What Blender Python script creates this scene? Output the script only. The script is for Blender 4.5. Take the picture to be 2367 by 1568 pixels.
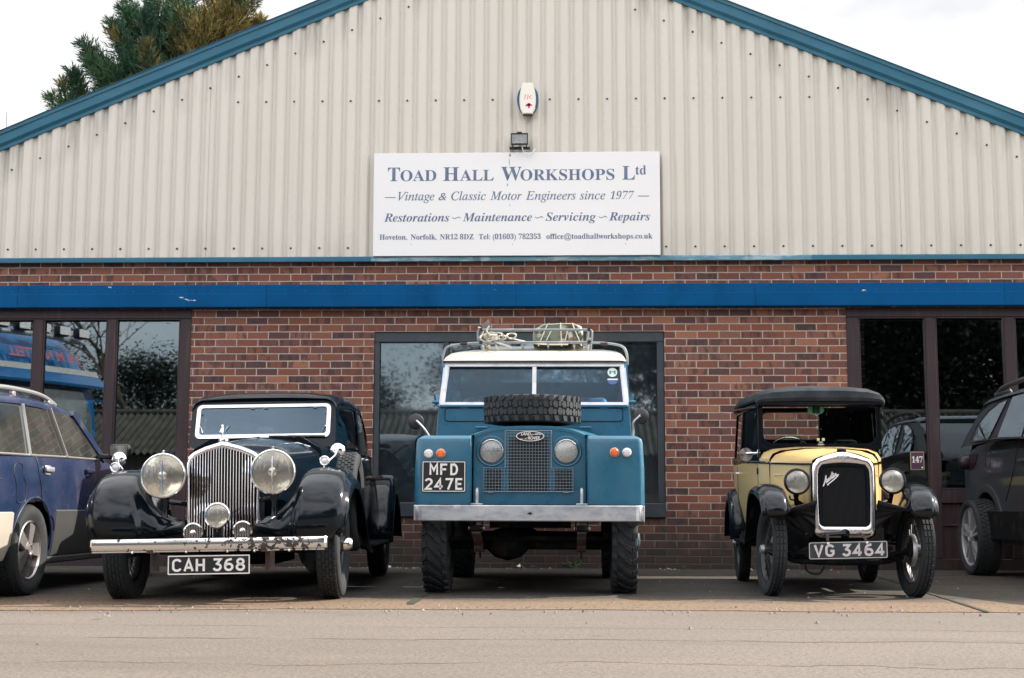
import bpy, bmesh, math, random
from mathutils import Vector, Matrix, Euler
from math import sin, cos, pi, radians as R, sqrt, atan2

for _o in list(bpy.data.objects):
    bpy.data.objects.remove(_o)
SC = bpy.context.scene
COL = SC.collection

# ------------------------------------------------------------------ camera
cam = bpy.data.cameras.new("camera"); cam_o = bpy.data.objects.new("camera", cam); COL.objects.link(cam_o)
SC.camera = cam_o
cam.sensor_width = 36.0; cam.lens = 36.0 * 3150 / 2366; cam.clip_end = 600; cam.clip_start = 0.05
PITCH, YAW, ROLL = R(7.07), R(2.4), R(0.2)
_f = Vector((-sin(YAW) * cos(PITCH), cos(YAW) * cos(PITCH), sin(PITCH)))
_r = Vector((cos(YAW), sin(YAW), 0)); _u = _r.cross(_f)
_r2 = _r * cos(ROLL) + _u * sin(ROLL); _u2 = -_r * sin(ROLL) + _u * cos(ROLL)
cam_o.matrix_world = Matrix((( _r2.x, _u2.x, -_f.x, 0), (_r2.y, _u2.y, -_f.y, -14.3), (_r2.z, _u2.z, -_f.z, 0.62), (0, 0, 0, 1)))

# ------------------------------------------------------------------ light
SUN_DIR = Vector((1.3, 0.35, 1.0)).normalized()
sun = bpy.data.lights.new("sun", 'SUN'); sun.energy = 4.0; sun.angle = R(0.6); sun.color = (1.0, 0.90, 0.77)
sun_o = bpy.data.objects.new("sun", sun); COL.objects.link(sun_o)
sun_o.rotation_euler = SUN_DIR.to_track_quat('Z', 'Y').to_euler(); sun_o.location = (20, 30, 40)
W = bpy.data.worlds.new("World"); SC.world = W; W.use_nodes = True
nt = W.node_tree; N = nt.nodes; L = nt.links
bg = N['Background']; bg.inputs['Strength'].default_value = 0.085
sky = N.new('ShaderNodeTexSky'); sky.sky_type = 'NISHITA'; sky.sun_disc = False
sky.sun_elevation = math.asin(SUN_DIR.z); sky.sun_rotation = atan2(SUN_DIR.x, SUN_DIR.y)
sky.dust_density = 2.0; sky.air_density = 1.0
tc = N.new('ShaderNodeTexCoord'); mp = N.new('ShaderNodeMapping'); mp.inputs['Scale'].default_value = (1.0, 1.0, 2.2)
nz = N.new('ShaderNodeTexNoise'); nz.inputs['Scale'].default_value = 1.7; nz.inputs['Detail'].default_value = 6; nz.inputs['Roughness'].default_value = 0.55
rp = N.new('ShaderNodeMapRange'); rp.inputs['From Min'].default_value = 0.30; rp.inputs['From Max'].default_value = 0.56
mx = N.new('ShaderNodeMix'); mx.data_type = 'RGBA'
mx.inputs['B'].default_value = (11.2, 11.1, 11.2, 1)
L.new(tc.outputs['Generated'], mp.inputs['Vector']); L.new(mp.outputs[0], nz.inputs['Vector'])
L.new(nz.outputs['Fac'], rp.inputs['Value']); L.new(rp.outputs[0], mx.inputs['Factor'])
L.new(sky.outputs[0], mx.inputs['A'])
# sky dimmed on purpose beyond the building; the rest stays bright to light the front
sx = N.new('ShaderNodeSeparateXYZ'); L.new(tc.outputs['Generated'], sx.inputs[0])
bk = N.new('ShaderNodeMapRange'); bk.interpolation_type = 'SMOOTHSTEP'; L.new(sx.outputs['Y'], bk.inputs['Value'])
for k_, v_ in (('From Min', .50), ('From Max', .92), ('To Min', 1.0), ('To Max', .40)): bk.inputs[k_].default_value = v_
n2 = N.new('ShaderNodeTexNoise'); n2.inputs['Scale'].default_value = 5.0; n2.inputs['Detail'].default_value = 5; L.new(mp.outputs[0], n2.inputs['Vector'])
r2 = N.new('ShaderNodeMapRange'); L.new(n2.outputs['Fac'], r2.inputs['Value'])
for k_, v_ in (('From Min', .35), ('From Max', .65), ('To Min', .97), ('To Max', 1.03)): r2.inputs[k_].default_value = v_
mm = N.new('ShaderNodeMath'); mm.operation = 'MULTIPLY'; L.new(bk.outputs[0], mm.inputs[0]); L.new(r2.outputs[0], mm.inputs[1])
vs = N.new('ShaderNodeVectorMath'); vs.operation = 'SCALE'; L.new(mx.outputs['Result'], vs.inputs[0]); L.new(mm.outputs[0], vs.inputs['Scale'])
L.new(vs.outputs[0], bg.inputs['Color'])
SC.view_settings.view_transform = 'Standard'; SC.view_settings.look = 'None'
SC.view_settings.exposure = 1.50; SC.view_settings.gamma = 1.0
SC.cycles.max_bounces = 10; SC.cycles.transparent_max_bounces = 24

# ------------------------------------------------------------------ materials
def _mix(nt, a, b, fac):
    m = nt.nodes.new('ShaderNodeMix'); m.data_type = 'RGBA'
    for s, v in (('A', a), ('B', b)):
        if isinstance(v, tuple): m.inputs[s].default_value = (*v, 1) if len(v) == 3 else v
        else: nt.links.new(v, m.inputs[s])
    if isinstance(fac, (int, float)): m.inputs['Factor'].default_value = fac
    else: nt.links.new(fac, m.inputs['Factor'])
    return m.outputs['Result']

def _noise(nt, vec, scale, detail=4, rough=0.55, stretch=None):
    if stretch:
        mp = nt.nodes.new('ShaderNodeMapping'); mp.inputs['Scale'].default_value = stretch
        nt.links.new(vec, mp.inputs['Vector']); vec = mp.outputs[0]
    n = nt.nodes.new('ShaderNodeTexNoise'); n.inputs['Scale'].default_value = scale
    n.inputs['Detail'].default_value = detail; n.inputs['Roughness'].default_value = rough
    nt.links.new(vec, n.inputs['Vector']); return n.outputs['Fac']

def _rng(nt, v, a, b, c=0., d=1.):
    m = nt.nodes.new('ShaderNodeMapRange'); nt.links.new(v, m.inputs['Value'])
    for k, x in zip(('From Min', 'From Max', 'To Min', 'To Max'), (a, b, c, d)): m.inputs[k].default_value = x
    return m.outputs[0]

def _math(nt, op, a, b=None, c=None):
    m = nt.nodes.new('ShaderNodeMath'); m.operation = op
    for i, v in enumerate((a, b, c)):
        if v is None: continue
        if isinstance(v, (int, float)): m.inputs[i].default_value = v
        else: nt.links.new(v, m.inputs[i])
    return m.outputs[0]

def mat(name, col, rough=.5, metal=0., coat=0., spec=.5, var=(), bump=None, rvar=None, coat_rough=.03, emit=0):
    """var: (colour, scale, lo, hi[, stretch]) layers of noise; bump: (scale, strength[, stretch]); rvar: (scale, r0, r1)"""
    m = bpy.data.materials.new(name); m.use_nodes = True; nt = m.node_tree; b = nt.nodes['Principled BSDF']
    vec = nt.nodes.new('ShaderNodeTexCoord').outputs['Object']
    c = tuple(col)
    for v in var:
        n = _noise(nt, vec, v[1], 5, .6, v[4] if len(v) > 4 else None)
        c = _mix(nt, c, tuple(v[0]), _rng(nt, n, v[2], v[3]))
    if isinstance(c, tuple): b.inputs['Base Color'].default_value = (*c, 1)
    else: nt.links.new(c, b.inputs['Base Color'])
    b.inputs['Roughness'].default_value = rough; b.inputs['Metallic'].default_value = metal
    b.inputs['Coat Weight'].default_value = coat; b.inputs['Coat Roughness'].default_value = coat_rough
    b.inputs['Specular IOR Level'].default_value = spec
    if rvar:
        nt.links.new(_rng(nt, _noise(nt, vec, rvar[0], 4), .35, .65, rvar[1], rvar[2]), b.inputs['Roughness'])
    if bump:
        bp = nt.nodes.new('ShaderNodeBump'); bp.inputs['Strength'].default_value = bump[1]; bp.inputs['Distance'].default_value = .01
        nt.links.new(_noise(nt, vec, bump[0], 5, .6, bump[2] if len(bump) > 2 else None), bp.inputs['Height'])
        nt.links.new(bp.outputs[0], b.inputs['Normal'])
    if emit:
        b.inputs['Emission Color'].default_value = (*col, 1); b.inputs['Emission Strength'].default_value = emit
    return m

def glass(name, tint=(1, 1, 1), k=1.0, base=0.0, rough=0.0, dirt=0.0, dirtcol=(.35, .37, .36), bump=0.0, stretch=None, sheen=(1, 1, 1)):
    m = bpy.data.materials.new(name); m.use_nodes = True; nt = m.node_tree; N = nt.nodes; L = nt.links
    out = N['Material Output']; N.remove(N['Principled BSDF'])
    tr = N.new('ShaderNodeBsdfTransparent'); tr.inputs[0].default_value = (*tint, 1)
    gl = N.new('ShaderNodeBsdfGlossy'); gl.inputs['Roughness'].default_value = rough; gl.inputs[0].default_value = (*sheen, 1)
    fr = N.new('ShaderNodeFresnel'); fr.inputs['IOR'].default_value = 1.5
    fac = _math(nt, 'MINIMUM', _math(nt, 'MULTIPLY_ADD', fr.outputs[0], k, base), 1.0)
    mx = N.new('ShaderNodeMixShader'); L.new(fac, mx.inputs[0]); L.new(tr.outputs[0], mx.inputs[1]); L.new(gl.outputs[0], mx.inputs[2])
    vec = N.new('ShaderNodeTexCoord').outputs['Object']
    if bump:
        bp = N.new('ShaderNodeBump'); bp.inputs['Strength'].default_value = bump; bp.inputs['Distance'].default_value = .01
        L.new(_noise(nt, vec, 0.9, 2, .5, stretch), bp.inputs['Height']); L.new(bp.outputs[0], gl.inputs['Normal'])
    res = mx.outputs[0]
    if dirt:
        df = N.new('ShaderNodeBsdfDiffuse'); df.inputs[0].default_value = (*dirtcol, 1)
        m2 = N.new('ShaderNodeMixShader')
        L.new(_rng(nt, _noise(nt, vec, 3.0, 6, .65), .35, .8, dirt * .25, dirt), m2.inputs[0]); L.new(res, m2.inputs[1]); L.new(df.outputs[0], m2.inputs[2])
        res = m2.outputs[0]
    L.new(res, out.inputs['Surface']); return m

# ------------------------------------------------------------------ objects
def tag(o, label=None, cat=None, group=None, kind=None):
    if label: o['label'] = label
    if cat: o['category'] = cat
    if group: o['group'] = group
    if kind: o['kind'] = kind
    return o

def empty(name, loc, rz=0, label=None, cat=None, group=None, ry=0):
    o = bpy.data.objects.new(name, None); COL.objects.link(o); o.empty_display_size = .2
    o.location = loc; o.rotation_euler = (0, ry, rz); return tag(o, label, cat, group)

class MB:
    """collects faces; build() links them as one mesh object"""
    def __init__(s): s.v = []; s.f = []; s.mi = []
    def add(s, v, f, m=0):
        o = len(s.v); s.v += [tuple(p) for p in v]; s.f += [tuple(i + o for i in q) for q in f]; s.mi += [m] * len(f); return s
    def xf(s, M, start=0):
        s.v[start:] = [tuple(M @ Vector(p)) for p in s.v[start:]]; return s
    def box(s, c, d, m=0, rot=None, bev=0.0, seg=1):
        x, y, z = (a / 2 for a in d)
        if bev:
            bm = bmesh.new(); bmesh.ops.create_cube(bm, size=1.0)
            for q in bm.verts: q.co = Vector((q.co.x * 2 * x, q.co.y * 2 * y, q.co.z * 2 * z))
            bmesh.ops.bevel(bm, geom=list(bm.edges), offset=min(bev, x * .9, y * .9, z * .9), segments=seg, affect='EDGES', profile=.5)
            bm.verts.index_update(); V = [q.co.copy() for q in bm.verts]; F = [[q.index for q in f.verts] for f in bm.faces]; bm.free()
        else:
            V = [Vector((sx * x, sy * y, sz * z)) for sx in (-1, 1) for sy in (-1, 1) for sz in (-1, 1)]
            F = [(0, 1, 3, 2), (4, 6, 7, 5), (0, 4, 5, 1), (2, 3, 7, 6), (0, 2, 6, 4), (1, 5, 7, 3)]
        if rot is not None:
            Q = Euler(rot).to_matrix() if not isinstance(rot, Matrix) else rot.to_3x3()
            V = [Q @ p for p in V]
        return s.add([p + Vector(c) for p in V], F, m)
    def bar(s, p0, p1, w, h, m=0, up=(0, 0, 1)):
        p0, p1 = Vector(p0), Vector(p1); d = (p1 - p0).normalized(); a = d.cross(Vector(up))
        if a.length < 1e-5: a = d.cross(Vector((1, 0, 0)))
        a.normalize(); b = a.cross(d)
        V = [p + a * (w / 2 * i) + b * (h / 2 * j) for p in (p0, p1) for i, j in ((-1, -1), (1, -1), (1, 1), (-1, 1))]
        return s.add(V, [(3, 2, 1, 0), (4, 5, 6, 7), (0, 1, 5, 4), (1, 2, 6, 5), (2, 3, 7, 6), (3, 0, 4, 7)], m)
    def tube(s, pts, r, n=8, m=0, closed=False, caps=True):
        P = [Vector(p) for p in pts]; k = len(P); rad = r if isinstance(r, (list, tuple)) else [r] * k
        V = []; prev = None
        for i, p in enumerate(P):
            t = (P[(i + 1) % k] - P[i - 1]) if closed else (P[min(i + 1, k - 1)] - P[max(i - 1, 0)])
            if t.length < 1e-9: t = Vector((0, 0, 1))
            t.normalize()
            if prev is None:
                a = t.cross(Vector((0, 0, 1)));
                if a.length < .1: a = t.cross(Vector((1, 0, 0)))
            else: a = prev - t * prev.dot(t)
            a.normalize(); prev = a; b = t.cross(a)
            V += [p + (a * cos(2 * pi * j / n) + b * sin(2 * pi * j / n)) * rad[i] for j in range(n)]
        F = []
        for i in range(k if closed else k - 1):
            i2 = (i + 1) % k
            F += [(i * n + j, i * n + (j + 1) % n, i2 * n + (j + 1) % n, i2 * n + j) for j in range(n)]
        if caps and not closed: F += [tuple(range(n))[::-1], tuple(range((k - 1) * n, k * n))]
        return s.add(V, F, m)
    def cyl(s, p0, p1, r, r2=None, n=16, m=0): return s.tube([p0, p1], [r, r if r2 is None else r2], n, m)
    def lathe(s, prof, c=(0, 0, 0), axis='x', n=32, m=0, closed=False, sy=1.0):
        """prof: (radius, height along axis)"""
        V = []
        for r, h in prof:
            for j in range(n):
                a = 2 * pi * j / n; u, w = r * cos(a), r * sin(a) * sy
                V.append({'x': (h, u, w), 'y': (u, h, w), 'z': (u, w, h)}[axis])
        k = len(prof); F = []
        for i in range(k if closed else k - 1):
            i2 = (i + 1) % k
            F += [(i * n + j, i * n + (j + 1) % n, i2 * n + (j + 1) % n, i2 * n + j) for j in range(n)]
        return s.add([Vector(p) + Vector(c) for p in V], F, m)
    def loft(s, rows, m=0, closed=False, capa=False, capb=False):
        n = len(rows[0]); V = [p for r in rows for p in r]; F = []
        for i in range(len(rows) - 1):
            for j in range(n if closed else n - 1):
                F.append((i * n + j, i * n + (j + 1) % n, (i + 1) * n + (j + 1) % n, (i + 1) * n + j))
        if capa: F.append(tuple(range(n))[::-1])
        if capb: F.append(tuple(range((len(rows) - 1) * n, len(rows) * n)))
        return s.add(V, F, m)
    def prism(s, pts, a, b, fn, m=0):
        """extrude a 2D outline: fn(u, v, w) -> 3D point for w = a and b"""
        n = len(pts); V = [fn(u, v, a) for u, v in pts] + [fn(u, v, b) for u, v in pts]
        F = [tuple(range(n))[::-1], tuple(range(n, 2 * n))] + [(i, (i + 1) % n, n + (i + 1) % n, n + i) for i in range(n)]
        return s.add(V, F, m)
    def ring(s, out, inn, a, b, fn, m=0):
        """frame between two outlines with the same number of points"""
        n = len(out); V = [fn(u, v, w) for w in (a, b) for P in (out, inn) for u, v in P]; F = []
        for i in range(n):
            j = (i + 1) % n
            F += [(i, j, n + j, n + i), (2 * n + j, 2 * n + i, 3 * n + i, 3 * n + j), (j, i, 2 * n + i, 2 * n + j), (n + i, n + j, 3 * n + j, 3 * n + i)]
        return s.add(V, F, m)
    def mirx(s, start=0, fstart=0):
        o = len(s.v); k = o - start
        s.v += [(-p[0], p[1], p[2]) for p in s.v[start:o]]
        nf = [tuple(i - start + o for i in reversed(f)) for f in s.f[fstart:]]
        s.mi += s.mi[fstart:]; s.f += nf; return s
    def build(s, name, mats, parent=None, loc=None, rot=None, ang=38, label=None, flat=False):
        me = bpy.data.meshes.new(name); me.from_pydata(s.v, [], s.f)
        for mm in (mats if isinstance(mats, (list, tuple)) else [mats]): me.materials.append(mm)
        me.polygons.foreach_set('material_index', s.mi)
        bm = bmesh.new(); bm.from_mesh(me); bmesh.ops.recalc_face_normals(bm, faces=bm.faces)
        if not flat:
            th = R(ang)
            for f in bm.faces: f.smooth = True
            for e in bm.edges:
                if len(e.link_faces) == 2:
                    try:
                        if e.calc_face_angle() > th: e.smooth = False
                    except ValueError: e.smooth = False
        bm.to_mesh(me); bm.free()
        o = bpy.data.objects.new(name, me); COL.objects.link(o)
        if parent: o.parent = parent
        if loc: o.location = loc
        if rot: o.rotation_euler = rot
        if label: o['label'] = label
        return o

def share(o, parent, loc=None, rot=None, scale=None, name=None):
    """a linked copy of a part and its sub-parts"""
    c = o.copy(); COL.objects.link(c); c.parent = parent
    if loc is not None: c.location = loc
    if rot is not None: c.rotation_euler = rot
    if scale is not None: c.scale = scale
    for ch in [q for q in bpy.data.objects if q.parent == o]:
        d = ch.copy(); COL.objects.link(d); d.parent = c
    return c

def cr(pts, k=6):
    """Catmull-Rom through tuples"""
    P = [tuple(map(float, p)) for p in pts]; out = []
    for i in range(len(P) - 1):
        a, b, c, d = P[max(i - 1, 0)], P[i], P[i + 1], P[min(i + 2, len(P) - 1)]
        for q in range(k):
            t = q / k
            out.append(tuple(.5 * (2 * B + (C - A) * t + (2 * A - 5 * B + 4 * C - D) * t * t + (3 * B - A - 3 * C + D) * t ** 3) for A, B, C, D in zip(a, b, c, d)))
    out.append(P[-1]); return out

def lerp(tab, x):
    """piecewise-linear table ((x, y), ...)"""
    if x <= tab[0][0]: return tab[0][1]
    for (a, b), (c, d) in zip(tab, tab[1:]):
        if x <= c: return b + (d - b) * (x - a) / (c - a)
    return tab[-1][1]

def rrect(x0, y0, x1, y1, r, n=5):
    out = []
    for cx, cy, a0 in ((x1 - r, y1 - r, 0), (x0 + r, y1 - r, 90), (x0 + r, y0 + r, 180), (x1 - r, y0 + r, 270)):
        out += [(cx + r * cos(R(a0 + 90 * i / n)), cy + r * sin(R(a0 + 90 * i / n))) for i in range(n + 1)]
    return out

XZ = lambda y: (lambda u, v, w: (u, y + w, v))          # outline in x-z, extruded along y

# ---- lettering ---------------------------------------------------------------
def text_mesh(body, size, shear=0., offset=0., space=1., fit=None):
    """(verts, faces) of a line of text, left-aligned at the origin in x-y"""
    c = bpy.data.curves.new("t", 'FONT'); c.body = body; c.size = size; c.shear = shear; c.offset = offset; c.space_character = space
    c.resolution_u = 4
    o = bpy.data.objects.new("t", c); COL.objects.link(o)
    me = bpy.data.meshes.new_from_object(o.evaluated_get(bpy.context.evaluated_depsgraph_get()))
    V = [v.co.copy() for v in me.vertices]; F = [tuple(p.vertices) for p in me.polygons]
    bpy.data.objects.remove(o); bpy.data.curves.remove(c); bpy.data.meshes.remove(me)
    if fit and V:
        a = min(p.x for p in V); b = max(p.x for p in V); k = fit / (b - a)
        V = [Vector(((p.x - a) * k, p.y, 0)) for p in V]
    return V, F

def serif(s, style):
    """letters of the mathematical serif alphabets: bold, italic or bolditalic"""
    base = {'bold': (0x1D400, 0x1D41A), 'italic': (0x1D434, 0x1D44E), 'bolditalic': (0x1D468, 0x1D482)}[style]
    out = ''
    for ch in s:
        if 'A' <= ch <= 'Z': out += chr(base[0] + ord(ch) - 65)
        elif 'a' <= ch <= 'z': out += '\u210E' if (style == 'italic' and ch == 'h') else chr(base[1] + ord(ch) - 97)
        elif ch.isdigit() : out += chr(0x1D7CE + int(ch))
        else: out += ch
    return out

def _arc(cx, cy, rx, ry, a0, a1, n=10): return [(cx + rx * cos(R(a0 + (a1 - a0) * i / n)), cy + ry * sin(R(a0 + (a1 - a0) * i / n))) for i in range(n + 1)]
# plate lettering: strokes on a 0.62 x 1 cell
GL = {
 'C': [_arc(.31, .69, .25, .25, 20, 180, 10) + _arc(.31, .31, .25, .25, 180, 340, 10)],
 'A': [[(.04, .02), (.31, .96), (.58, .02)], [(.14, .30), (.48, .30)]],
 'H': [[(.08, 0), (.08, 1)], [(.54, 0), (.54, 1)], [(.08, .5), (.54, .5)]],
 '3': [[(.08, .94), (.54, .94), (.30, .58)] + _arc(.31, .31, .24, .25, 85, -160, 12)],
 '6': [[(.50, .96)] + _arc(.33, .36, .26, .56, 118, 178, 7) + _arc(.31, .31, .24, .25, 175, 535, 18)],
 '8': [_arc(.31, .74, .20, .20, 90, 450, 16), _arc(.31, .29, .24, .23, 90, 450, 16)],
 'M': [[(.05, 0), (.05, 1), (.31, .42), (.57, 1), (.57, 0)]],
 'F': [[(.10, 0), (.10, .94), (.56, .94)], [(.10, .50), (.48, .50)]],
 'D': [[(.10, .06), (.10, .94), (.30, .94)] + _arc(.30, .5, .24, .44, 90, -90, 12) + [(.10, .06)]],
 '2': [_arc(.31, .70, .23, .24, 165, -30, 10) + [(.09, .06), (.57, .06)]],
 '4': [[(.42, 0), (.42, .95), (.05, .27), (.60, .27)]],
 '7': [[(.05, .94), (.56, .94), (.24, 0)]],
 'E': [[(.55, .94), (.10, .94), (.10, .06), (.56, .06)], [(.10, .5), (.48, .5)]],
 'V': [[(.04, 1), (.31, .04), (.58, 1)]],
 'G': [_arc(.31, .69, .25, .25, 20, 180, 10) + _arc(.31, .31, .25, .25, 180, 345, 8) + [(.55, .46), (.34, .46)]],
 'B': [[(.10, .06), (.10, .94), (.32, .94)] + _arc(.32, .73, .2, .21, 90, -90, 8) + _arc(.32, .29, .24, .23, 90, -90, 8) + [(.10, .06)]],
}
def strokes(mb, lines, w, fn, y=0.0, t=0.004, m=0):
    """flat raised ribbons of width w along 2D lines"""
    for ln in lines:
        P = [Vector(p) for p in ln]; n = len(P); closed = (P[0] - P[-1]).length < 1e-4
        Lf, Rt = [], []
        for i, p in enumerate(P):
            d0 = (P[i] - P[i - 1]) if i else ((P[0] - P[-2]) if closed else P[1] - P[0])
            d1 = (P[i + 1] - P[i]) if i < n - 1 else ((P[1] - P[0]) if closed else P[-1] - P[-2])
            d0.normalize(); d1.normalize(); n0 = Vector((-d0.y, d0.x)); n1 = Vector((-d1.y, d1.x)); b = n0 + n1
            b = b.normalized() if b.length > 1e-3 else n0
            k = min(1 / max(b.dot(n0), .35), 2.2)
            Lf.append(p + b * (w / 2 * k)); Rt.append(p - b * (w / 2 * k))
        for i in range(n - 1):
            V = [fn(q.x, q.y, z) for z in (0, -t) for q in (Rt[i], Rt[i + 1], Lf[i + 1], Lf[i])]
            mb.add(V, [(0, 1, 2, 3), (7, 6, 5, 4), (0, 4, 5, 1), (2, 6, 7, 3), (1, 5, 6, 2), (0, 3, 7, 4)], m)

def plate_text(mb, txt, x0, z0, h, width, y, stroke=.155):
    """lay plate characters from x0 to x0 + width at base z0, on the plane y"""
    adv = {' ': .34}
    tot = sum(adv.get(c, .78) for c in txt) - .16; k = width / tot; x = x0
    for c in txt:
        if c != ' ':
            strokes(mb, [[(x + px * k, z0 + (.075 + pz * .85) * h) for px, pz in ln] for ln in GL[c]], stroke * h * .62 / .62 * min(1, k / h * 1.15), XZ(y))
        x += adv.get(c, .78) * k
# ================================================================== materials
def brick_mat():
    m = bpy.data.materials.new("brick"); m.use_nodes = True; nt = m.node_tree; N = nt.nodes; L = nt.links; b = N['Principled BSDF']
    tc = N.new('ShaderNodeTexCoord'); sp = N.new('ShaderNodeSeparateXYZ'); L.new(tc.outputs['Object'], sp.inputs[0])
    BW, BH = 0.2275, 0.0780
    x = _math(nt, 'ADD', _math(nt, 'ADD', sp.outputs['X'], sp.outputs['Y']), -1.119 + 200.5 * .2275); z = _math(nt, 'ADD', sp.outputs['Z'], 10 * BH + 0.020)
    # small wobble so courses are not ruler-straight
    wob = _noise(nt, tc.outputs['Object'], 9.0, 3); wob2 = _math(nt, 'MULTIPLY_ADD', wob, 0.007, -0.0035)
    z = _math(nt, 'ADD', z, wob2); x = _math(nt, 'ADD', x, wob2)
    rv = _math(nt, 'DIVIDE', z, BH); row = _math(nt, 'FLOOR', rv); fz = _math(nt, 'SUBTRACT', rv, row)
    odd = _math(nt, 'MULTIPLY', _math(nt, 'MODULO', row, 2.0), 0.5)
    wn0 = N.new('ShaderNodeTexWhiteNoise'); wn0.noise_dimensions = '1D'; L.new(row, wn0.inputs['W'])
    jit = _math(nt, 'MULTIPLY_ADD', wn0.outputs['Value'], .08, -.04)
    cv = _math(nt, 'ADD', _math(nt, 'ADD', _math(nt, 'DIVIDE', x, BW), odd), jit); col = _math(nt, 'FLOOR', cv); fx = _math(nt, 'SUBTRACT', cv, col)
    ex = _math(nt, 'MULTIPLY', _math(nt, 'MINIMUM', fx, _math(nt, 'SUBTRACT', 1.0, fx)), BW)
    ez = _math(nt, 'MULTIPLY', _math(nt, 'MINIMUM', fz, _math(nt, 'SUBTRACT', 1.0, fz)), BH)
    e = _math(nt, 'MINIMUM', ex, ez)
    rag = _math(nt, 'MULTIPLY_ADD', _noise(nt, tc.outputs['Object'], 60.0, 3), .004, -.002)
    body = _rng(nt, _math(nt, 'ADD', e, rag), .0042, .0072)     # 1 on the brick, 0 in the joint
    cb = N.new('ShaderNodeCombineXYZ'); L.new(col, cb.inputs[0]); L.new(row, cb.inputs[1])
    wn = N.new('ShaderNodeTexWhiteNoise'); wn.noise_dimensions = '2D'; L.new(cb.outputs[0], wn.inputs['Vector'])
    sc = N.new('ShaderNodeSeparateColor'); L.new(wn.outputs['Color'], sc.inputs[0])
    ra = N.new('ShaderNodeValToRGB'); L.new(sc.outputs[0], ra.inputs[0]); cr_ = ra.color_ramp; cr_.interpolation = 'CONSTANT'
    cols = [(0, (.185, .066, .044)), (.16, (.235, .082, .052)), (.36, (.17, .070, .058)), (.54, (.27, .102, .064)), (.70, (.105, .052, .050)), (.82, (.24, .105, .076)), (.93, (.36, .15, .090))]
    while len(cr_.elements) < len(cols): cr_.elements.new(.5)
    for el, (p, c) in zip(cr_.elements, cols): el.position = p; el.color = (*c, 1)
    grit = _noise(nt, tc.outputs['Object'], 90.0, 6, .7)
    c = _mix(nt, ra.outputs[0], (.06, .030, .026), _rng(nt, grit, .35, .62, .62, 0))
    c = _mix(nt, c, (.36, .20, .145), _rng(nt, _noise(nt, tc.outputs['Object'], 55.0, 5, .65), .60, .80, 0, .7))
    # burnt bands across single bricks
    cb2 = N.new('ShaderNodeCombineXYZ')
    L.new(_math(nt, 'MULTIPLY', fx, 2.1), cb2.inputs[0]); L.new(_math(nt, 'MULTIPLY', sc.outputs[1], 37.0), cb2.inputs[1]); L.new(_math(nt, 'MULTIPLY', fz, .25), cb2.inputs[2])
    bn = N.new('ShaderNodeTexNoise'); bn.inputs['Scale'].default_value = 1.9; bn.inputs['Detail'].default_value = 1.0; L.new(cb2.outputs[0], bn.inputs['Vector'])
    burnt = _math(nt, 'MULTIPLY', _rng(nt, bn.outputs['Fac'], .47, .60), _rng(nt, sc.outputs[2], .42, .55, 0, .66))
    c = _mix(nt, c, (.040, .032, .034), burnt)
    mort = _mix(nt, (.45, .385, .325), (.27, .225, .19), _rng(nt, _noise(nt, tc.outputs['Object'], 7.0, 6, .7), .35, .7))
    c = _mix(nt, mort, c, body)
    # shade at the foot of the wall, painted into the brick colour
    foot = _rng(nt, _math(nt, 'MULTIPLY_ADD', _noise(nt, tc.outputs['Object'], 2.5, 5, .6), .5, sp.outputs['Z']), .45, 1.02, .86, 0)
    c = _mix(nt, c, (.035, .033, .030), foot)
    L.new(c, b.inputs['Base Color']); b.inputs['Roughness'].default_value = .86; b.inputs['Specular IOR Level'].default_value = .3
    h = _math(nt, 'MULTIPLY_ADD', body, 1.0, _math(nt, 'MULTIPLY', grit, .55))
    bp = N.new('ShaderNodeBump'); bp.inputs['Strength'].default_value = .75; bp.inputs['Distance'].default_value = .006; L.new(h, bp.inputs['Height']); L.new(bp.outputs[0], b.inputs['Normal'])
    return m

m_brick = brick_mat()
m_clad = mat("cladding_paint", (.585, .55, .487), .5, var=[((.56, .525, .462), 1.6, .42, .66, (3, 3, .25)), ((.50, .47, .41), 5.0, .64, .85, (6, 6, .12))], bump=(30, .04))
def roofline_grime(m):
    """grey-green streaks where the sheets run up under the barge board"""
    nt = m.node_tree; b = nt.nodes['Principled BSDF']; src = b.inputs['Base Color'].links[0].from_socket
    tc = nt.nodes.new('ShaderNodeTexCoord'); sp = nt.nodes.new('ShaderNodeSeparateXYZ'); nt.links.new(tc.outputs['Object'], sp.inputs[0])
    top = _math(nt, 'MULTIPLY_ADD', _math(nt, 'ABSOLUTE', _math(nt, 'ADD', sp.outputs['X'], .58)), -.415, 6.85)
    d = _math(nt, 'SUBTRACT', top, sp.outputs['Z'])
    n = _noise(nt, tc.outputs['Object'], 6.5, 4, .6, (1.0, 1, .12))
    k = _math(nt, 'MULTIPLY', _rng(nt, n, .46, .64), _rng(nt, d, .10, .55, .62, 0))
    c = _mix(nt, src, (.17, .175, .145), k)
    n2 = _noise(nt, tc.outputs['Object'], 2.2, 4, .6, (1, 1, .35)); low = _rng(nt, sp.outputs['Z'], 3.26, 3.75, .5, 0)
    nt.links.new(_mix(nt, c, (.36, .34, .29), _math(nt, 'MULTIPLY', _rng(nt, n2, .42, .7), low)), b.inputs['Base Color'])
roofline_grime(m_clad)
m_clad_dirt = mat("cladding_grime", (.20, .195, .17), .8)
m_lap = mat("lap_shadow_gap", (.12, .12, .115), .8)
m_screw = mat("screw_cap", (.045, .05, .06), .45)
m_teal = mat("flashing_blue", (.024, .115, .178), .5, spec=.25, var=[((.036, .14, .205), 1.2, .45, .62, (1, 1, 3)), ((.025, .105, .165), 3.5, .55, .75)])
m_tealw = mat("flashing_weathered", (.085, .21, .28), .5, var=[((.26, .37, .43), 3.0, .50, .60, (1, 1, 4)), ((.05, .14, .2), 6, .55, .7)])
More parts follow.
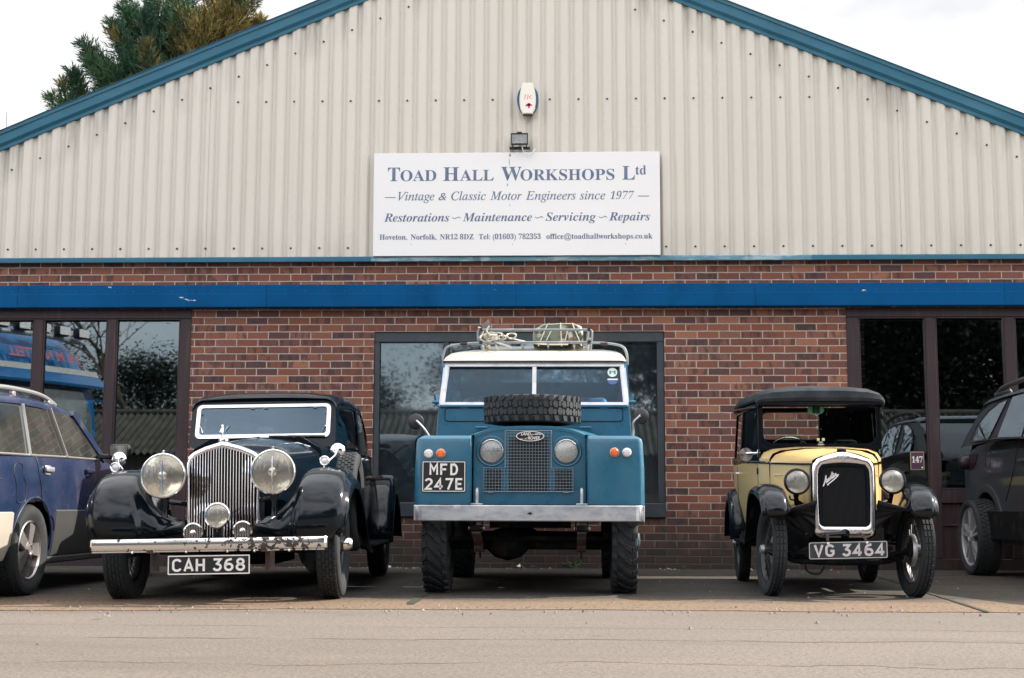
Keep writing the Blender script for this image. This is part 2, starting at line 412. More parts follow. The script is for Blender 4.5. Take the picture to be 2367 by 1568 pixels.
m_band = mat("fascia_blue", (.001, .060, .170), .6, spec=.06, var=[((.002, .072, .20), 1.3, .4, .65), ((.001, .046, .125), 2.2, .55, .75, (1, 1, .4)), ((.55, .57, .58), 9.0, .70, .715, (.5, 1, 1.6))])
m_timber = mat("stained_timber", (.034, .021, .024), .5, spec=.3, var=[((.075, .042, .036), 3.0, .52, .72, (6, 6, .5)), ((.03, .024, .027), 4, .5, .7)], bump=(25, .05, (4, 4, .3)))
m_winframe = mat("slate_frame_paint", (.022, .032, .042), .5, var=[((.035, .045, .055), 6, .5, .7)])
m_pane = glass("window_glass", (.62, .68, .70), k=2.6, base=.02, rough=.014, bump=.02, sheen=(.86, .95, 1))
m_pane_d = glass("dusty_window_glass", (.55, .62, .66), k=2.6, base=.03, rough=.022, dirt=.10, bump=.03, dirtcol=(.24, .32, .38), sheen=(.82, .94, 1))
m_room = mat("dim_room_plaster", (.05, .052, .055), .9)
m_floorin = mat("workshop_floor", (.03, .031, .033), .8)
m_roof = mat("roof_sheet", (.18, .19, .19), .7)
m_sign = mat("sign_white", (.72, .715, .715), .42, var=[((.70, .70, .72), 2.0, .5, .8)])
m_ink = mat("sign_ink", (.085, .125, .215), .5, var=[((.12, .165, .26), 4, .45, .7)])
m_black = mat("black_plastic", (.012, .014, .017), .45)
m_rubber = mat("tyre_rubber", (.013, .018, .022), .78, var=[((.028, .031, .034), 5, .5, .75)], bump=(60, .1))
m_rubberd = mat("tyre_rubber_dusty", (.011, .015, .018), .85, var=[((.030, .031, .032), 7, .5, .75)], bump=(60, .1))
m_chrome = mat("chrome", (.80, .80, .82), .07, 1.0, rvar=(14, .05, .16))
m_chromew = mat("chrome_pitted", (.74, .73, .73), .12, 1.0, rvar=(9, .06, .28))
m_alu = mat("dull_aluminium", (.48, .48, .50), .48, .85, var=[((.34, .35, .37), 7, .5, .68), ((.62, .61, .62), 16, .6, .8)], bump=(40, .05))
m_galv = mat("galvanised_steel", (.40, .42, .45), .5, .6, var=[((.26, .29, .33), 6, .45, .65, (1, 1, 2.5)), ((.55, .55, .56), 11, .55, .75)], bump=(35, .06))
m_white = mat("white_plate_paint", (.70, .68, .67), .5)
m_plate = mat("plate_black", (.008, .010, .012), .35, var=[((.02, .022, .024), 9, .55, .75)])
m_lens = glass("headlamp_glass", (.92, .92, .86), k=1.5, base=.03, bump=.6, stretch=(90, 1, 9), dirt=.48, dirtcol=(.92, .90, .85))
m_refl = mat("lamp_reflector", (.96, .95, .93), .14, 1.0, bump=(22, .25, (1, 1, .35)))
m_bulb = mat("bulb_cap", (.10, .10, .10), .4, .6)
m_amber = mat("amber_lens", (.75, .13, .012), .25, coat=.6, bump=(60, .2))
m_clearlens = mat("clear_lens", (.62, .62, .62), .22, coat=.6, bump=(60, .2))
m_under = mat("underside_black", (.005, .007, .009), .95, spec=.1, var=[((.022, .019, .017), 8, .5, .7)])
m_rust = mat("rusty_spring_steel", (.055, .032, .026), .85, var=[((.025, .02, .02), 9, .45, .65)])

# ================================================================== ground
def ground_mats():
    a = mat("road_concrete", (.136, .119, .106), .9, var=[((.117, .101, .087), .55, .42, .62, (.5, 1.2, 1)), ((.146, .126, .109), 1.3, .52, .75, (.5, 1.2, 1)), ((.090, .079, .070), 38, .48, .66), ((.175, .155, .138), 48, .54, .70)], bump=(60, .8), spec=.25)
    # hairline cracks running along the road
    nt = a.node_tree; b = nt.nodes['Principled BSDF']; src = b.inputs['Base Color'].links[0].from_socket
    tc = nt.nodes.new('ShaderNodeTexCoord'); sp = nt.nodes.new('ShaderNodeSeparateXYZ'); nt.links.new(tc.outputs['Object'], sp.inputs[0])
    f = None
    for y0, amp, sc_, w in ((-7.72, .10, .8, .020), (-7.05, .05, 1.7, .010), (-8.75, .25, .6, .014)):
        n = _math(nt, 'MULTIPLY_ADD', _noise(nt, tc.outputs['Object'], sc_, 8, .62, (1, .05, 1)), amp * 4, -amp * 2)
        d = _math(nt, 'ABSOLUTE', _math(nt, 'SUBTRACT', _math(nt, 'SUBTRACT', sp.outputs['Y'], y0), n))
        k = _math(nt, 'MULTIPLY', _rng(nt, d, w * .4, w * 1.6, 1, 0), _rng(nt, _noise(nt, tc.outputs['Object'], 1.1, 3, .6, (1, .1, 1)), .40, .52))
        f = k if f is None else _math(nt, 'MAXIMUM', f, k)
    c = _mix(nt, src, (.055, .048, .042), f)
    # drips, worn patches and old tyre tracks
    c = _mix(nt, c, (.060, .054, .050), _rng(nt, _noise(nt, tc.outputs['Object'], 2.6, 3, .5), .665, .72, 0, .55))
    c = _mix(nt, c, (.092, .081, .072), _rng(nt, _noise(nt, tc.outputs['Object'], .9, 5, .6, (.22, 1.5, 1)), .55, .66, 0, .6))
    nt.links.new(c, b.inputs['Base Color'])
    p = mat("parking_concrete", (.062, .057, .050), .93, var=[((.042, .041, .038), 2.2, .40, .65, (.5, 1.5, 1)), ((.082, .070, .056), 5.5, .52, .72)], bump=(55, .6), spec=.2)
    # sunlit road-edge strip painted paler and warmer than the shaded inner pad
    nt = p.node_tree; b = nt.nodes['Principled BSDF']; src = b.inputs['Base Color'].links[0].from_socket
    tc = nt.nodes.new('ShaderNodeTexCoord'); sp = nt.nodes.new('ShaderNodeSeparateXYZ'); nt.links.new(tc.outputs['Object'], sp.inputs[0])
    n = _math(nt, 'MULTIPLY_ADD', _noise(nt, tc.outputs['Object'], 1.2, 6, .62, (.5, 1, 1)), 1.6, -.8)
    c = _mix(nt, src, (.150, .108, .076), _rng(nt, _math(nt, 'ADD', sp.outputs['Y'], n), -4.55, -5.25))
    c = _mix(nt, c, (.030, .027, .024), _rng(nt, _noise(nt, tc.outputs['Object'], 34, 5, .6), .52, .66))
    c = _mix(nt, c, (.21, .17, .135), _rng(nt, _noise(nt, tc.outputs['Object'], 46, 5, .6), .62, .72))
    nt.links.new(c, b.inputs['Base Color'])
    return a, p
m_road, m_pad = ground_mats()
m_moss = mat("mossy_joint", (.018, .022, .014), .95, bump=(60, .5))
g = MB(); n = 60
g.add([(-220, -220, 0), (220, -220, 0), (220, 240, 0), (-220, 240, 0)], [(0, 1, 2, 3)])
tag(g.build("ground", m_road), kind='structure')
random.seed(4)
xs = [-14 + .12 * i for i in range(260)]
def edge(x): return lerp(((-14, -6.6), (-5, -6.30), (-3.1, -6.12), (-1.7, -5.88), (0, -5.79), (2.5, -5.80), (5, -5.95), (18, -6.4)), x)
P0 = [(x, edge(x) + random.uniform(-.018, .018) + .02 * sin(x * 3.1)) for x in xs]
g = MB(); rows = [[(x, y, .004) for x, y in P0], [(x, -.02, .004) for x, _ in P0]]
g.loft([[(x, y, -.01) for x, y in P0]] + rows)
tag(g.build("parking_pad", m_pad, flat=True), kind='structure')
def joint(pts, w):
    g = MB(); A, B = [], []
    for i in range(40):
        t = i / 39; k = t * (len(pts) - 1); j = min(int(k), len(pts) - 2); u = k - j
        x = pts[j][0] + (pts[j + 1][0] - pts[j][0]) * u; y = pts[j][1] + (pts[j + 1][1] - pts[j][1]) * u
        A.append((x - w * random.uniform(.35, .65), y, .009)); B.append((x + w * random.uniform(.35, .65), y, .009))
    g.loft([A, B]); tag(g.build("pad_joint", m_moss, flat=True), kind='structure')
joint([(-1.12, -.1), (-1.05, -4.0), (-1.02, -5.45)], .055)
joint([(2.93, -.1), (2.83, -1.54), (2.53, -5.80)], .032)
# ================================================================== workshop
ws = empty("workshop_building", (0, 0, 0), 0, "long brick workshop with a cream ribbed gable and blue trim", "workshop")
def part(mb, name, mats, parent=None, **k): return mb.build(name, mats, parent or ws, **k)
XL, XR, AX, AZ, EZ = -9.3, 8.1, -.58, 6.90, 3.30
g = MB(); T = .22
def slab(x0, x1, z0, z1): g.box(((x0 + x1) / 2, T / 2, (z0 + z1) / 2), (x1 - x0, T, z1 - z0))
slab(XL, XR, 2.70, 3.30)                       # course band over the openings
slab(-4.03, -2.065, 0, 2.70); slab(1.005, 2.905, 0, 2.70)
slab(-2.065, 1.005, 2.475, 2.70); slab(-2.065, 1.005, 0, .525)
slab(XL, -8.2, 0, 2.70); slab(7.2, XR, 0, 2.70)
part(g, "brick_wall", m_brick, flat=True)
g = MB()
for x in (XL + .1, XR - .1): g.box((x, 12.6, EZ / 2), (.2, 24.7, EZ))
g.box(((XL + XR) / 2, 25, EZ / 2), (XR - XL, .2, EZ))
part(g, "side_wall", m_brick, flat=True)
g = MB()
for s, xe in ((-1, XL - .12), (1, XR + .12)):
    ze = AZ - (abs(xe - AX)) * .415
    rows = []
    for k in range(2):
        y = (-.12, 25.2)[k]; rows.append([(AX, y, AZ + .10), (xe, y, ze + .10)])
    g.loft(rows); g.loft([[(p[0], p[1], p[2] - .05) for p in r] for r in rows])
part(g, "roof", m_roof, flat=True)
# back room: dark lining with a partition and lit far slit
g = MB()
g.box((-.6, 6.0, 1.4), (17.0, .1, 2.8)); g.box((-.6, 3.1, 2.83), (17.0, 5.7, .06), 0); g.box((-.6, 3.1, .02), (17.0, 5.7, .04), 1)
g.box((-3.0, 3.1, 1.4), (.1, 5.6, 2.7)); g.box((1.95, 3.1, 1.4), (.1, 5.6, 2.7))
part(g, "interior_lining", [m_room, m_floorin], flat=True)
# ---- ribbed cladding: one mesh per sheet
def topz(x): return AZ - .05 - .415 * abs(x - AX)
PIT = .9225 / 6
def rib(u):
    """height of the profile across one pitch (0..1)"""
    return lerp(((0, .0), (.12, .0), (.25, .032), (.77, .032), (.87, .0), (1, .0)), u)
random.seed(8)
x0 = -.196 - .9225 * 10
for k in range(20):
    a = max(x0 + .9225 * k, XL - .05); b = min(x0 + .9225 * (k + 1), XR + .05)
    if b - a < .05: continue
    X = [a]
    for q in range(int((b - a) / PIT * 10 + .5)):
        X.append(a + (b - a) * (q + 1) / int((b - a) / PIT * 10 + .5))
    dip = random.uniform(-.003, .003)
    def sect(x, z): return (x, -.035 - rib(((x - x0) / PIT + .5) % 1.0) + dip, z)
    g = MB(); rows = []
    for t in (0, .02, .25, .5, .75, .95, 1): rows.append([sect(x, 3.262 + (topz(x) - 3.262) * t) for x in X])
    g.loft(rows)
    # folded lap edge
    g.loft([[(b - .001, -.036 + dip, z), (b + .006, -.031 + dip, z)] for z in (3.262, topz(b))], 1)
    # screws: every second rib, on the rails
    for q in range(-70, 140):
        xs_ = x0 + PIT * (2 * q + .02) - .006
        if not (a <= xs_ < b): continue
        for z in (3.369, 4.983, topz(xs_) - .335):
            if z > topz(xs_) - .25 or (4.6 < z < 4.7 and False): continue
            if abs(z - topz(xs_) + .335) > .01 and z > topz(xs_) - .5: continue
            if -2.08 < xs_ < .97 and 3.27 < z < 4.38: continue
            g.lathe([(.0, -.020), (.007, -.013), (.008, -.007), (.0115, -.006), (.012, 0)], (xs_, -.066 + dip, z), 'y', 10, 2)
    part(g, "cladding_sheet", [m_clad, m_lap, m_screw], ang=30)
# ---- barge and drip flashings
for s in (-1, 1):
    joints = [0, 2.86, 5.42, 8.9] if s > 0 else [0, 2.80, 5.31, 9.0]
    for j0, j1 in zip(joints, joints[1:]):
        g = MB(); c = sqrt(1 + .415 ** 2); ux, uz = s / c, -.415 / c; nx, nz_ = s * .415 / c, 1 / c
        def pt(d, h, y): return (AX + ux * (d * c) + nx * 0, y, AZ + .085 + uz * (d * c) + h * c)
        e = .002 if j0 else 0
        prof = [(.02, .30), (.02, -.105), (-.125, -.105), (-.150, -.085), (-.155, -.080), (-.190, -.080), (-.190, -.03)]
        rows = [[pt(d, h, y) for h, y in prof] for d in (j0 + e, j1 + .03 * (j1 < 8))]
        if j0: rows = [[(p[0], p[1] - .003, p[2] + .002) for p in r] for r in rows] if (joints.index(j0) % 2) else rows
        g.loft(rows); part(g, "barge_flashing", m_teal, ang=20)
for a, b in ((XL, -5.87), (-5.87, -2.1), (-2.1, .28), (.28, 2.55), (2.55, XR)):
    g = MB(); rows = [[(x, y, z) for y, z in ((-.01, 3.285), (-.085, 3.272), (-.092, 3.262), (-.092, 3.219), (-.075, 3.214))] for x in (a, b - .002)]
    g.loft(rows); part(g, "drip_flashing", m_tealw if a in (-2.1, .28) else m_teal, ang=20)
# ---- blue fascia channel over the openings
for a, b in ((XL, -5.88), (-5.88, -3.2), (-3.2, -.55), (-.55, 1.95), (1.95, 4.52), (4.52, XR)):
    g = MB(); rows = [[(x, y, z) for y, z in ((0, 2.968), (-.118, 2.966), (-.122, 2.962), (-.122, 2.872), (-.131, 2.866), (-.131, 2.730), (-.126, 2.724), (-.03, 2.724))] for x in (a, b - .003)]
    g.loft(rows)
    x = a + .12
    while x < b - .05:
        for z, o in ((2.950, 0), (2.895, .08)): g.lathe([(0, -.004), (.005, -.003), (.006, 0)], (x + o, -.122, z), 'y', 8, 1)
        x += .21
    part(g, "fascia_channel", [m_band, m_screw], ang=20)
# ---- timber shopfronts
def shopfront(x0, x1, muls, rail, name="shopfront_window"):
    f = MB(); D = .075; yc = -.01 + D / 2
    # head, jambs, mullions (each butted)
    f.box(((x0 + x1) / 2, yc, 2.67), (x1 - x0, D, .10), bev=.006)
    f.box(((x0 + x1) / 2, yc, .06), (x1 - x0, D, .12), bev=.006)
    for a, b in muls: f.box(((a + b) / 2, yc - .002, (2.62 + .12) / 2), (b - a, D, 2.50), bev=.008)
    for (a, b), (c, d) in zip(muls, muls[1:]):
        f.box(((b + c) / 2, yc + .004, (rail - .06 + rail) / 2 - .03), (c - b, D - .01, .14), bev=.006)
        f.box(((b + c) / 2, yc + .018, (rail - .13 + .12) / 2), (c - b, .03, rail - .25), bev=.004)
        f.box(((b + c) / 2, yc + .000, .46), (c - b, .022, .012), bev=.002)
        # glazing beads
        for z in (2.613, rail + .018): f.box(((b + c) / 2, yc - .014, z), (c - b, .03, .014), bev=.003)
        for x in (b + .008, c - .008): f.box((x, yc - .014, (2.606 + rail + .025) / 2), (.014, .03, 2.58 - rail), bev=.003)
    o = part(f, name, m_timber, ang=30)
    for (a, b), (c, d) in zip(muls, muls[1:]):
        q = MB(); q.box(((b + c) / 2, .03, (2.606 + rail + .02) / 2), (c - b - .028, .006, 2.586 - rail - .03))
        q.build("pane", m_pane, o, flat=True)
    return o
shopfront(-8.2, -4.03, [(-8.2, -8.08), (-7.30, -7.20), (-6.50, -6.40), (-5.74, -5.636), (-4.942, -4.843), (-4.15, -4.03)], .80)
shopfront(2.905, 7.2, [(2.905, 3.035), (3.725, 3.828), (4.537, 4.645), (5.35, 5.45), (6.15, 6.25), (7.10, 7.2)], .815)
# brick pier seen inside the right shopfront
g = MB(); g.box((3.075, .55, 1.35), (.07, .9, 2.6)); part(g, "inner_pier", m_brick, flat=True)
# ---- middle window
f = MB(); D = .07; yc = .055
f.box((-.53, yc, 2.42), (3.07, D, .11), bev=.006); f.box((-.53, yc - .02, .60), (3.07, D + .06, .15), bev=.008)
for a, b in ((-2.065, -2.005), (-1.333, -1.268), (.187, .257), (.93, 1.005)): f.box(((a + b) / 2, yc - .003, 1.52), (b - a, D, 1.69), bev=.006)
mw = part(f, "shop_window", m_winframe, ang=30)
for a, b in ((-2.005, -1.333), (-1.268, .187), (.257, .93)):
    q = MB(); q.box(((a + b) / 2, .075, 1.52), (b - a - .004, .006, 1.688)); q.build("pane", m_pane_d, mw, flat=True)
# pale blind edge along the top of the middle window
m_net = mat("old_net_curtain", (.52, .52, .50), .9, var=[((.25, .26, .26), 12, .5, .7)])
g = MB()
for a, b in ((-2.0, -1.34), (-1.26, .18), (.26, .925)):
    rows = [[(a + (b - a) * i / 24, .13 + .008 * sin(i * 2.3), 2.368), (a + (b - a) * i / 24, .13 + .008 * sin(i * 2.3 + 1), 2.335 - .018 * abs(sin(i * .9)))] for i in range(25)]
    g.loft(rows)
part(g, "net_curtain", m_net)
# bench and shelves inside the middle bay and behind the right glass
m_inwood = mat("pale_bench_wood", (.30, .22, .12), .6)
m_brass = mat("brass_lamp", (.55, .30, .10), .35, .5)
# ================================================================== things on the wall
# ---- sign
sg = empty("shop_sign", (-.555, -.11, 3.2685), 0, "white company sign with blue serif lettering above the brickwork", "sign")
g = MB(); g.box((0, 0, .559), (3.046, .024, 1.118), bev=.003); g.build("board", m_sign, sg)
g = MB()
for z in (.18, .94): g.box((0, .026, z), (2.9, .028, .05))
g.build("batten", m_alu, sg)
ox, oz = -.555, 3.2685
def sign_line(bits, name="lettering"):
    for b in bits: sign_word([b], name)
def sign_word(bits, name):
    """bits: (text, size, shear, offset, space, x0, x1, z)"""
    g = MB()
    for body, size, shear, off, x0, x1, z in bits:
        V, F = text_mesh(body, size, shear, off, fit=x1 - x0)
        g.add([(x0 + p.x - ox, -.0125 - .001, z + p.y - oz) for p in V], F)
    return g.build(name, m_ink, sg, flat=True)
Bd = lambda s: serif(s, 'bold')
CAP = .150 / .69
k = .00054 * 1.0
def fx(px): return -2.08 + (px - 85) * (3.046 / 2110)
sign_line([(Bd("T"), .218, 0, 0, fx(190), fx(280), 4.081), (Bd("OAD"), .172, 0, 0, fx(284), fx(550), 4.081),
           (Bd("H"), .218, 0, 0, fx(602), fx(718), 4.081), (Bd("ALL"), .172, 0, 0, fx(726), fx(975), 4.081),
           (Bd("W"), .218, 0, 0, fx(1030), fx(1180), 4.081), (Bd("ORKSHOPS"), .172, 0, 0, fx(1172), fx(1864), 4.081),
           (Bd("L"), .218, 0, 0, fx(1922), fx(2015), 4.081), (Bd("td"), .145, 0, 0, fx(2018), fx(2096), 4.136)])
It = lambda s: serif(s, 'italic')
sign_line([("\u2014", .12, 0, 0, fx(170), fx(250), 3.872), (It("Vintage"), .132, 0, .0006, fx(268), fx(538), 3.870), ("&", .118, .25, 0, fx(568), fx(628), 3.870),
           (It("Classic"), .132, 0, .0006, fx(662), fx(918), 3.870), (It("Motor"), .132, 0, .0006, fx(950), fx(1182), 3.870), (It("Engineers"), .132, 0, .0006, fx(1212), fx(1580), 3.870),
           (It("since"), .132, 0, .0006, fx(1608), fx(1796), 3.870), (Bd("1977"), .126, .25, -.0012, fx(1832), fx(2008), 3.870), ("\u2014", .12, 0, 0, fx(2035), fx(2117), 3.872)])
BI = lambda s: serif(s, 'bolditalic')
bits = [(BI("Restorations"), .132, 0, 0, fx(166), fx(650), 3.640), (BI("Maintenance"), .132, 0, 0, fx(748), fx(1258), 3.640), (BI("Servicing"), .132, 0, 0, fx(1357), fx(1727), 3.640), (BI("Repairs"), .132, 0, 0, fx(1822), fx(2122), 3.640)]
o3 = sign_line(bits)
g = MB()
for a in (672, 1280, 1748):
    pts = cr([(fx(a) - ox, .415), (fx(a + 14) - ox, .402), (fx(a + 32) - ox, .410), (fx(a + 48) - ox, .418), (fx(a + 60) - ox, .406)], 4)
    strokes(g, [pts], .007, lambda u, v, w: (u, -.0125 + w, v), t=.001)
g.build("flourish", m_ink, sg, flat=True)
words = [("Hoveton,", 135, 340), ("Norfolk,", 366, 556), ("NR12", 582, 712), ("8DZ", 728, 830), ("Tel:", 868, 950), ("(01603)", 970, 1140), ("782353", 1160, 1322), ("office@toadhallworkshops.co.uk", 1363, 2138)]
sign_line([(Bd(w), .0815, 0, .0004, fx(a), fx(b), 3.446) for w, a, b in words])
# rust dribble and screw marks on the board
m_stain = mat("rust_stain", (.33, .25, .24), .7)
g = MB()
for x, z, w, h in ((fx(1095), 4.34, .012, .035), (fx(1090), 4.25, .004, .07), (fx(1084), 4.10, .004, .06), (fx(1077), 4.02, .007, .03), (fx(1095), 3.80, .003, .03)):
    g.add([(x - w - ox, -.0135, z - oz), (x + w - ox, -.0135, z + .004 - oz), (x + w * .4 - ox, -.0135, z + h - oz), (x - w * .6 - ox, -.0135, z + h * .9 - oz)], [(0, 1, 2, 3)])
for x in (372, 1115, 1942): g.lathe([(0, -.002), (.006, 0)], (fx(x) - ox, -.012, 3.39 - oz), 'y', 8)
g.build("stain", m_stain, sg, flat=True)
# ---- alarm box
m_abox = mat("alarm_cream", (.74, .73, .62), .4); m_ablue = mat("alarm_blue", (.012, .055, .19), .35); m_pink = mat("pink_marker", (.72, .03, .22), .6)
al = empty("alarm_box", (-.434, -.075, 4.964), 0, "cream and blue alarm box with pink markings on the gable", "alarm box")
def oval(w, h, n=24, p=2.6): return [(w * (abs(cos(t)) ** (2 / p)) * (1 if cos(t) > 0 else -1), h * (abs(sin(t)) ** (2 / p)) * (1 if sin(t) > 0 else -1)) for t in [2 * pi * i / n for i in range(n)]]
g = MB(); g.prism(oval(.116, .162, 28, 2.0), -.065, .01, XZ(0)); g.build("backplate", m_ablue, al)
g = MB(); O = [(-.052, .176), (.052, .176), (.075, .10), (.087, .02), (.087, -.04), (.078, -.11), (.052, -.168), (-.052, -.168), (-.078, -.11), (-.087, -.04), (-.087, .02), (-.075, .10)]
g.prism(O, -.085, -.064, XZ(0)); g.prism([(u * .86, v * .95) for u, v in O], -.094, -.084, XZ(0)); g.build("cover", m_abox, al, ang=25)
g = MB(); g.box((0, -.06, -.172), (.10, .05, .012)); g.build("vent_foot", m_black, al)
g = MB(); fnl = lambda u, v, w: (u, -.0945 + w, v)
strokes(g, [[(-.02, .045), (-.034, -.01)], [(.006, .045), (-.006, -.012)], [(.042, .038), (.016, .016), (.044, -.008)]], .006, fnl, t=.0012)
strokes(g, [[(-.022, -.078), (.048, -.074)], [(.014, -.05), (.014, -.108)], [(-.012, -.068), (.030, -.066)]], .019, fnl, t=.0012)
g.build("marking", m_pink, al, flat=True)
# ---- floodlight
fl = empty("floodlight", (-.52, -.10, 4.515), 0, "small black halogen floodlight mounted above the white sign", "floodlight")
g = MB(); g.ring(rrect(-.092, -.062, .092, .062, .008), rrect(-.080, -.050, .080, .050, .006), -.10, -.07, XZ(0))
rows = [[(u * k, y, v * k) for u, v in rrect(-.090, -.060, .090, .060, .008)] for k, y in ((1, -.075), (.75, -.02), (.5, 0))]
g.loft(rows, closed=True, capb=True); g.box((0, -.085, .067), (.05, .05, .014), bev=.003); g.build("housing", m_black, fl)
g = MB(); rows = [[(u * k, y, v * k) for u, v in rrect(-.080, -.050, .080, .050, .006)] for k, y in ((1, -.08), (.62, -.035))]
g.loft(rows, closed=True, capb=True); g.cyl((-.05, -.05, .005), (.05, -.05, .005), .005); g.build("reflector", mat("flood_reflector", (.30, .31, .33), .45, .8, bump=(80, .5)), fl)
g = MB(); g.box((0, -.092, 0), (.160, .003, .10)); g.build("front_glass", glass("flood_glass", (.9, .9, .9), 1.2, .03, dirt=.15), fl)
g = MB(); g.box((0, -.01, -.081), (.218, .05, .022), bev=.003)
for x in (-.072, .072): g.bar((x, -.06, -.06), (x, -.02, -.08), .012, .006); g.bar((x, .02, -.10), (x, .02, -.145), .007, .006, 1)
g.build("bracket", [m_black, m_rust], fl)
g = MB(); g.tube(cr([(.03, -.06, -.055), (.035, -.07, -.11), (.06, -.07, -.155), (.11, -.06, -.16), (.145, -.04, -.125), (.165, -.01, -.09)], 5), .0055, 6); g.build("flex", m_white, fl)
# ---- number notice inside the right shopfront
m_purple = mat("notice_purple", (.06, .022, .05), .5); m_gold = mat("notice_gold", (.40, .27, .15), .5)
st = empty("number_notice", (3.600, .012, 1.121), 0, "small purple window notice numbered 147 behind the yellow car", "notice")
g = MB(); g.box((0, 0, 0), (.140, .004, .186)); g.build("border", m_gold, st)
g = MB(); g.box((0, -.0025, 0), (.126, .003, .172)); g.build("card", m_purple, st)
V, F = text_mesh(Bd("147"), .088, 0, .001, fit=.112); g = MB(); g.add([(p.x - .056, -.0045, p.y - .018) for p in V], F)
V, F = text_mesh("147", .02, fit=.05); g.build("lettering", m_white, st, flat=True)
g = MB(); g.lathe([(0, -.0045), (.009, -.0045)], (.048, 0, -.07), 'y', 12); g.build("emblem", m_white, st, flat=True)
# ---- things inside the right-hand office
dk = empty("office_desk", (4.05, .75, 0), 0, "dark desk behind the right shopfront glass with a brass lamp on it", "desk")
g = MB(); g.box((0, 0, .90), (1.3, .5, .03), bev=.004); g.build("desk_top", m_inwood, dk)
for x in (-.6, .6):
    for y in (-.2, .2): g = MB(); g.box((x, y, .46), (.05, .05, .86)); g.build("leg", m_timber, dk)
lp_ = empty("desk_lamp", (4.05, .62, .915), 0, "small brass desk lamp standing on the office desk", "lamp")
g = MB(); g.lathe([(0, 0), (.045, 0), (.045, .012), (.01, .02), (.008, .06)], (0, 0, 0), 'z', 16); g.build("base", m_brass, lp_)
g = MB(); g.box((0, 0, .085), (.10, .06, .05), bev=.012); g.build("lamp_shade", m_brass, lp_)
# ================================================================== trees and the far side of the yard
m_bark = mat("bark", (.075, .058, .045), .9, var=[((.04, .032, .026), 9, .45, .65, (1, 1, .2))], bump=(20, .5))
m_cyp = mat("cypress_green", (.030, .080, .052), .7, var=[((.050, .110, .046), 1.6, .45, .65), ((.15, .125, .038), 1.5, .54, .66)], spec=.25)
m_cyg = mat("cypress_golden", (.155, .125, .038), .7, var=[((.215, .170, .055), 2.0, .48, .66), ((.030, .060, .036), 1.2, .52, .66)], spec=.25)
m_ever = mat("dark_evergreen", (.004, .010, .007), .8, var=[((.009, .018, .010), .8, .45, .65)], spec=.3)

def blade(mb, p, d, ln, w, m=0):
    d = d.normalized(); a = d.cross(Vector((random.uniform(-1, 1), random.uniform(-1, 1), random.uniform(-1, 1))))
    if a.length < .05: a = d.cross(Vector((1, 0, 0)))
    a = a.normalized() * (w / 2)
    mb.add([p - a * .5, p + d * ln * .45 - a, p + d * ln, p + d * ln * .45 + a], [(0, 1, 2, 3)], m)

def plume(mb, wood, base, tip, width, nb=34, nl=9, size=1.0):
    base, tip = Vector(base), Vector(tip); ax = tip - base; Ln = ax.length; axn = ax.normalized()
    side = axn.cross(Vector((0, 0, 1)));
    if side.length < .2: side = axn.cross(Vector((1, 0, 0)))
    side.normalize(); up = side.cross(axn); bend = Vector((random.uniform(-1, 1), random.uniform(-1, 1), .6)) * .08 * Ln
    pos = lambda t: base + ax * t + bend * (t * t - t) * 2
    wood.tube([pos(t) for t in (0, .3, .6, .9)], [.035 * size * Ln / 2, .026 * size * Ln / 2, .014 * size, .004], 5)
    for i in range(nb):
        t = .12 + .88 * (i + random.random()) / nb
        phi = random.uniform(0, 2 * pi); rad = side * cos(phi) + up * sin(phi)
        d = (axn * random.uniform(.55, 1.0) + rad * random.uniform(.5, .95) + Vector((0, 0, .25))).normalized()
        bl = width * (1.02 - t) ** .65 * random.uniform(.55, 1.1) + .10
        p0 = pos(min(t, 1))
        for j in range(nl):
            u = (j + random.random()) / nl
            q = p0 + d * bl * u + Vector((0, 0, -.05 * u * u * bl))
            dd = (d + Vector((random.gauss(0, .45), random.gauss(0, .45), random.gauss(.12, .4)))).normalized()
            blade(mb, q, dd, random.uniform(.07, .17) * size, random.uniform(.010, .026) * size)

def cyp(px, py, Y=9.2): return (-9.296 + (px - 380) * .00226, Y, 7.906 - (py - 760) * .00229)
random.seed(21)
def cypress(name, label, mfol, trunk, H, leaders, extra, seed, lean=0):
    random.seed(seed); root = empty(name, (trunk[0], trunk[1], 0), 0, label, "tree"); o = Vector((trunk[0], trunk[1], 0))
    F, Wd = MB(), MB()
    Wd.tube([(0, 0, -.1), (.02, 0, H * .3), (-.03, .02, H * .6), (0, 0, H * .97)], [.24, .19, .11, .02], 10)
    for b, t, w, nb in leaders: plume(F, Wd, Vector(b) - o, Vector(t) - o, w, int(nb * 1.25), 14)
    for i in range(extra):
        h = 1.2 + (H - 2.2) * (i / extra) ** .9; a = i * 2.4 + random.random(); ln = (1 - h / H) ** .6 * 2.5 + .4
        b = Vector((0, 0, h)); t = b + Vector((cos(a) * ln * .75, sin(a) * ln * .75, ln * random.uniform(.75, 1.1)))
        if h > 5.5: t = b + (t - b) * .42
        if t.z > H + .6: t.z = H + .6
        plume(F, Wd, b, t, .62, 26, 8)
    Wd.build("trunk", m_bark, root); F.build("crown", mfol, root, flat=True)
    return root
Ld = []
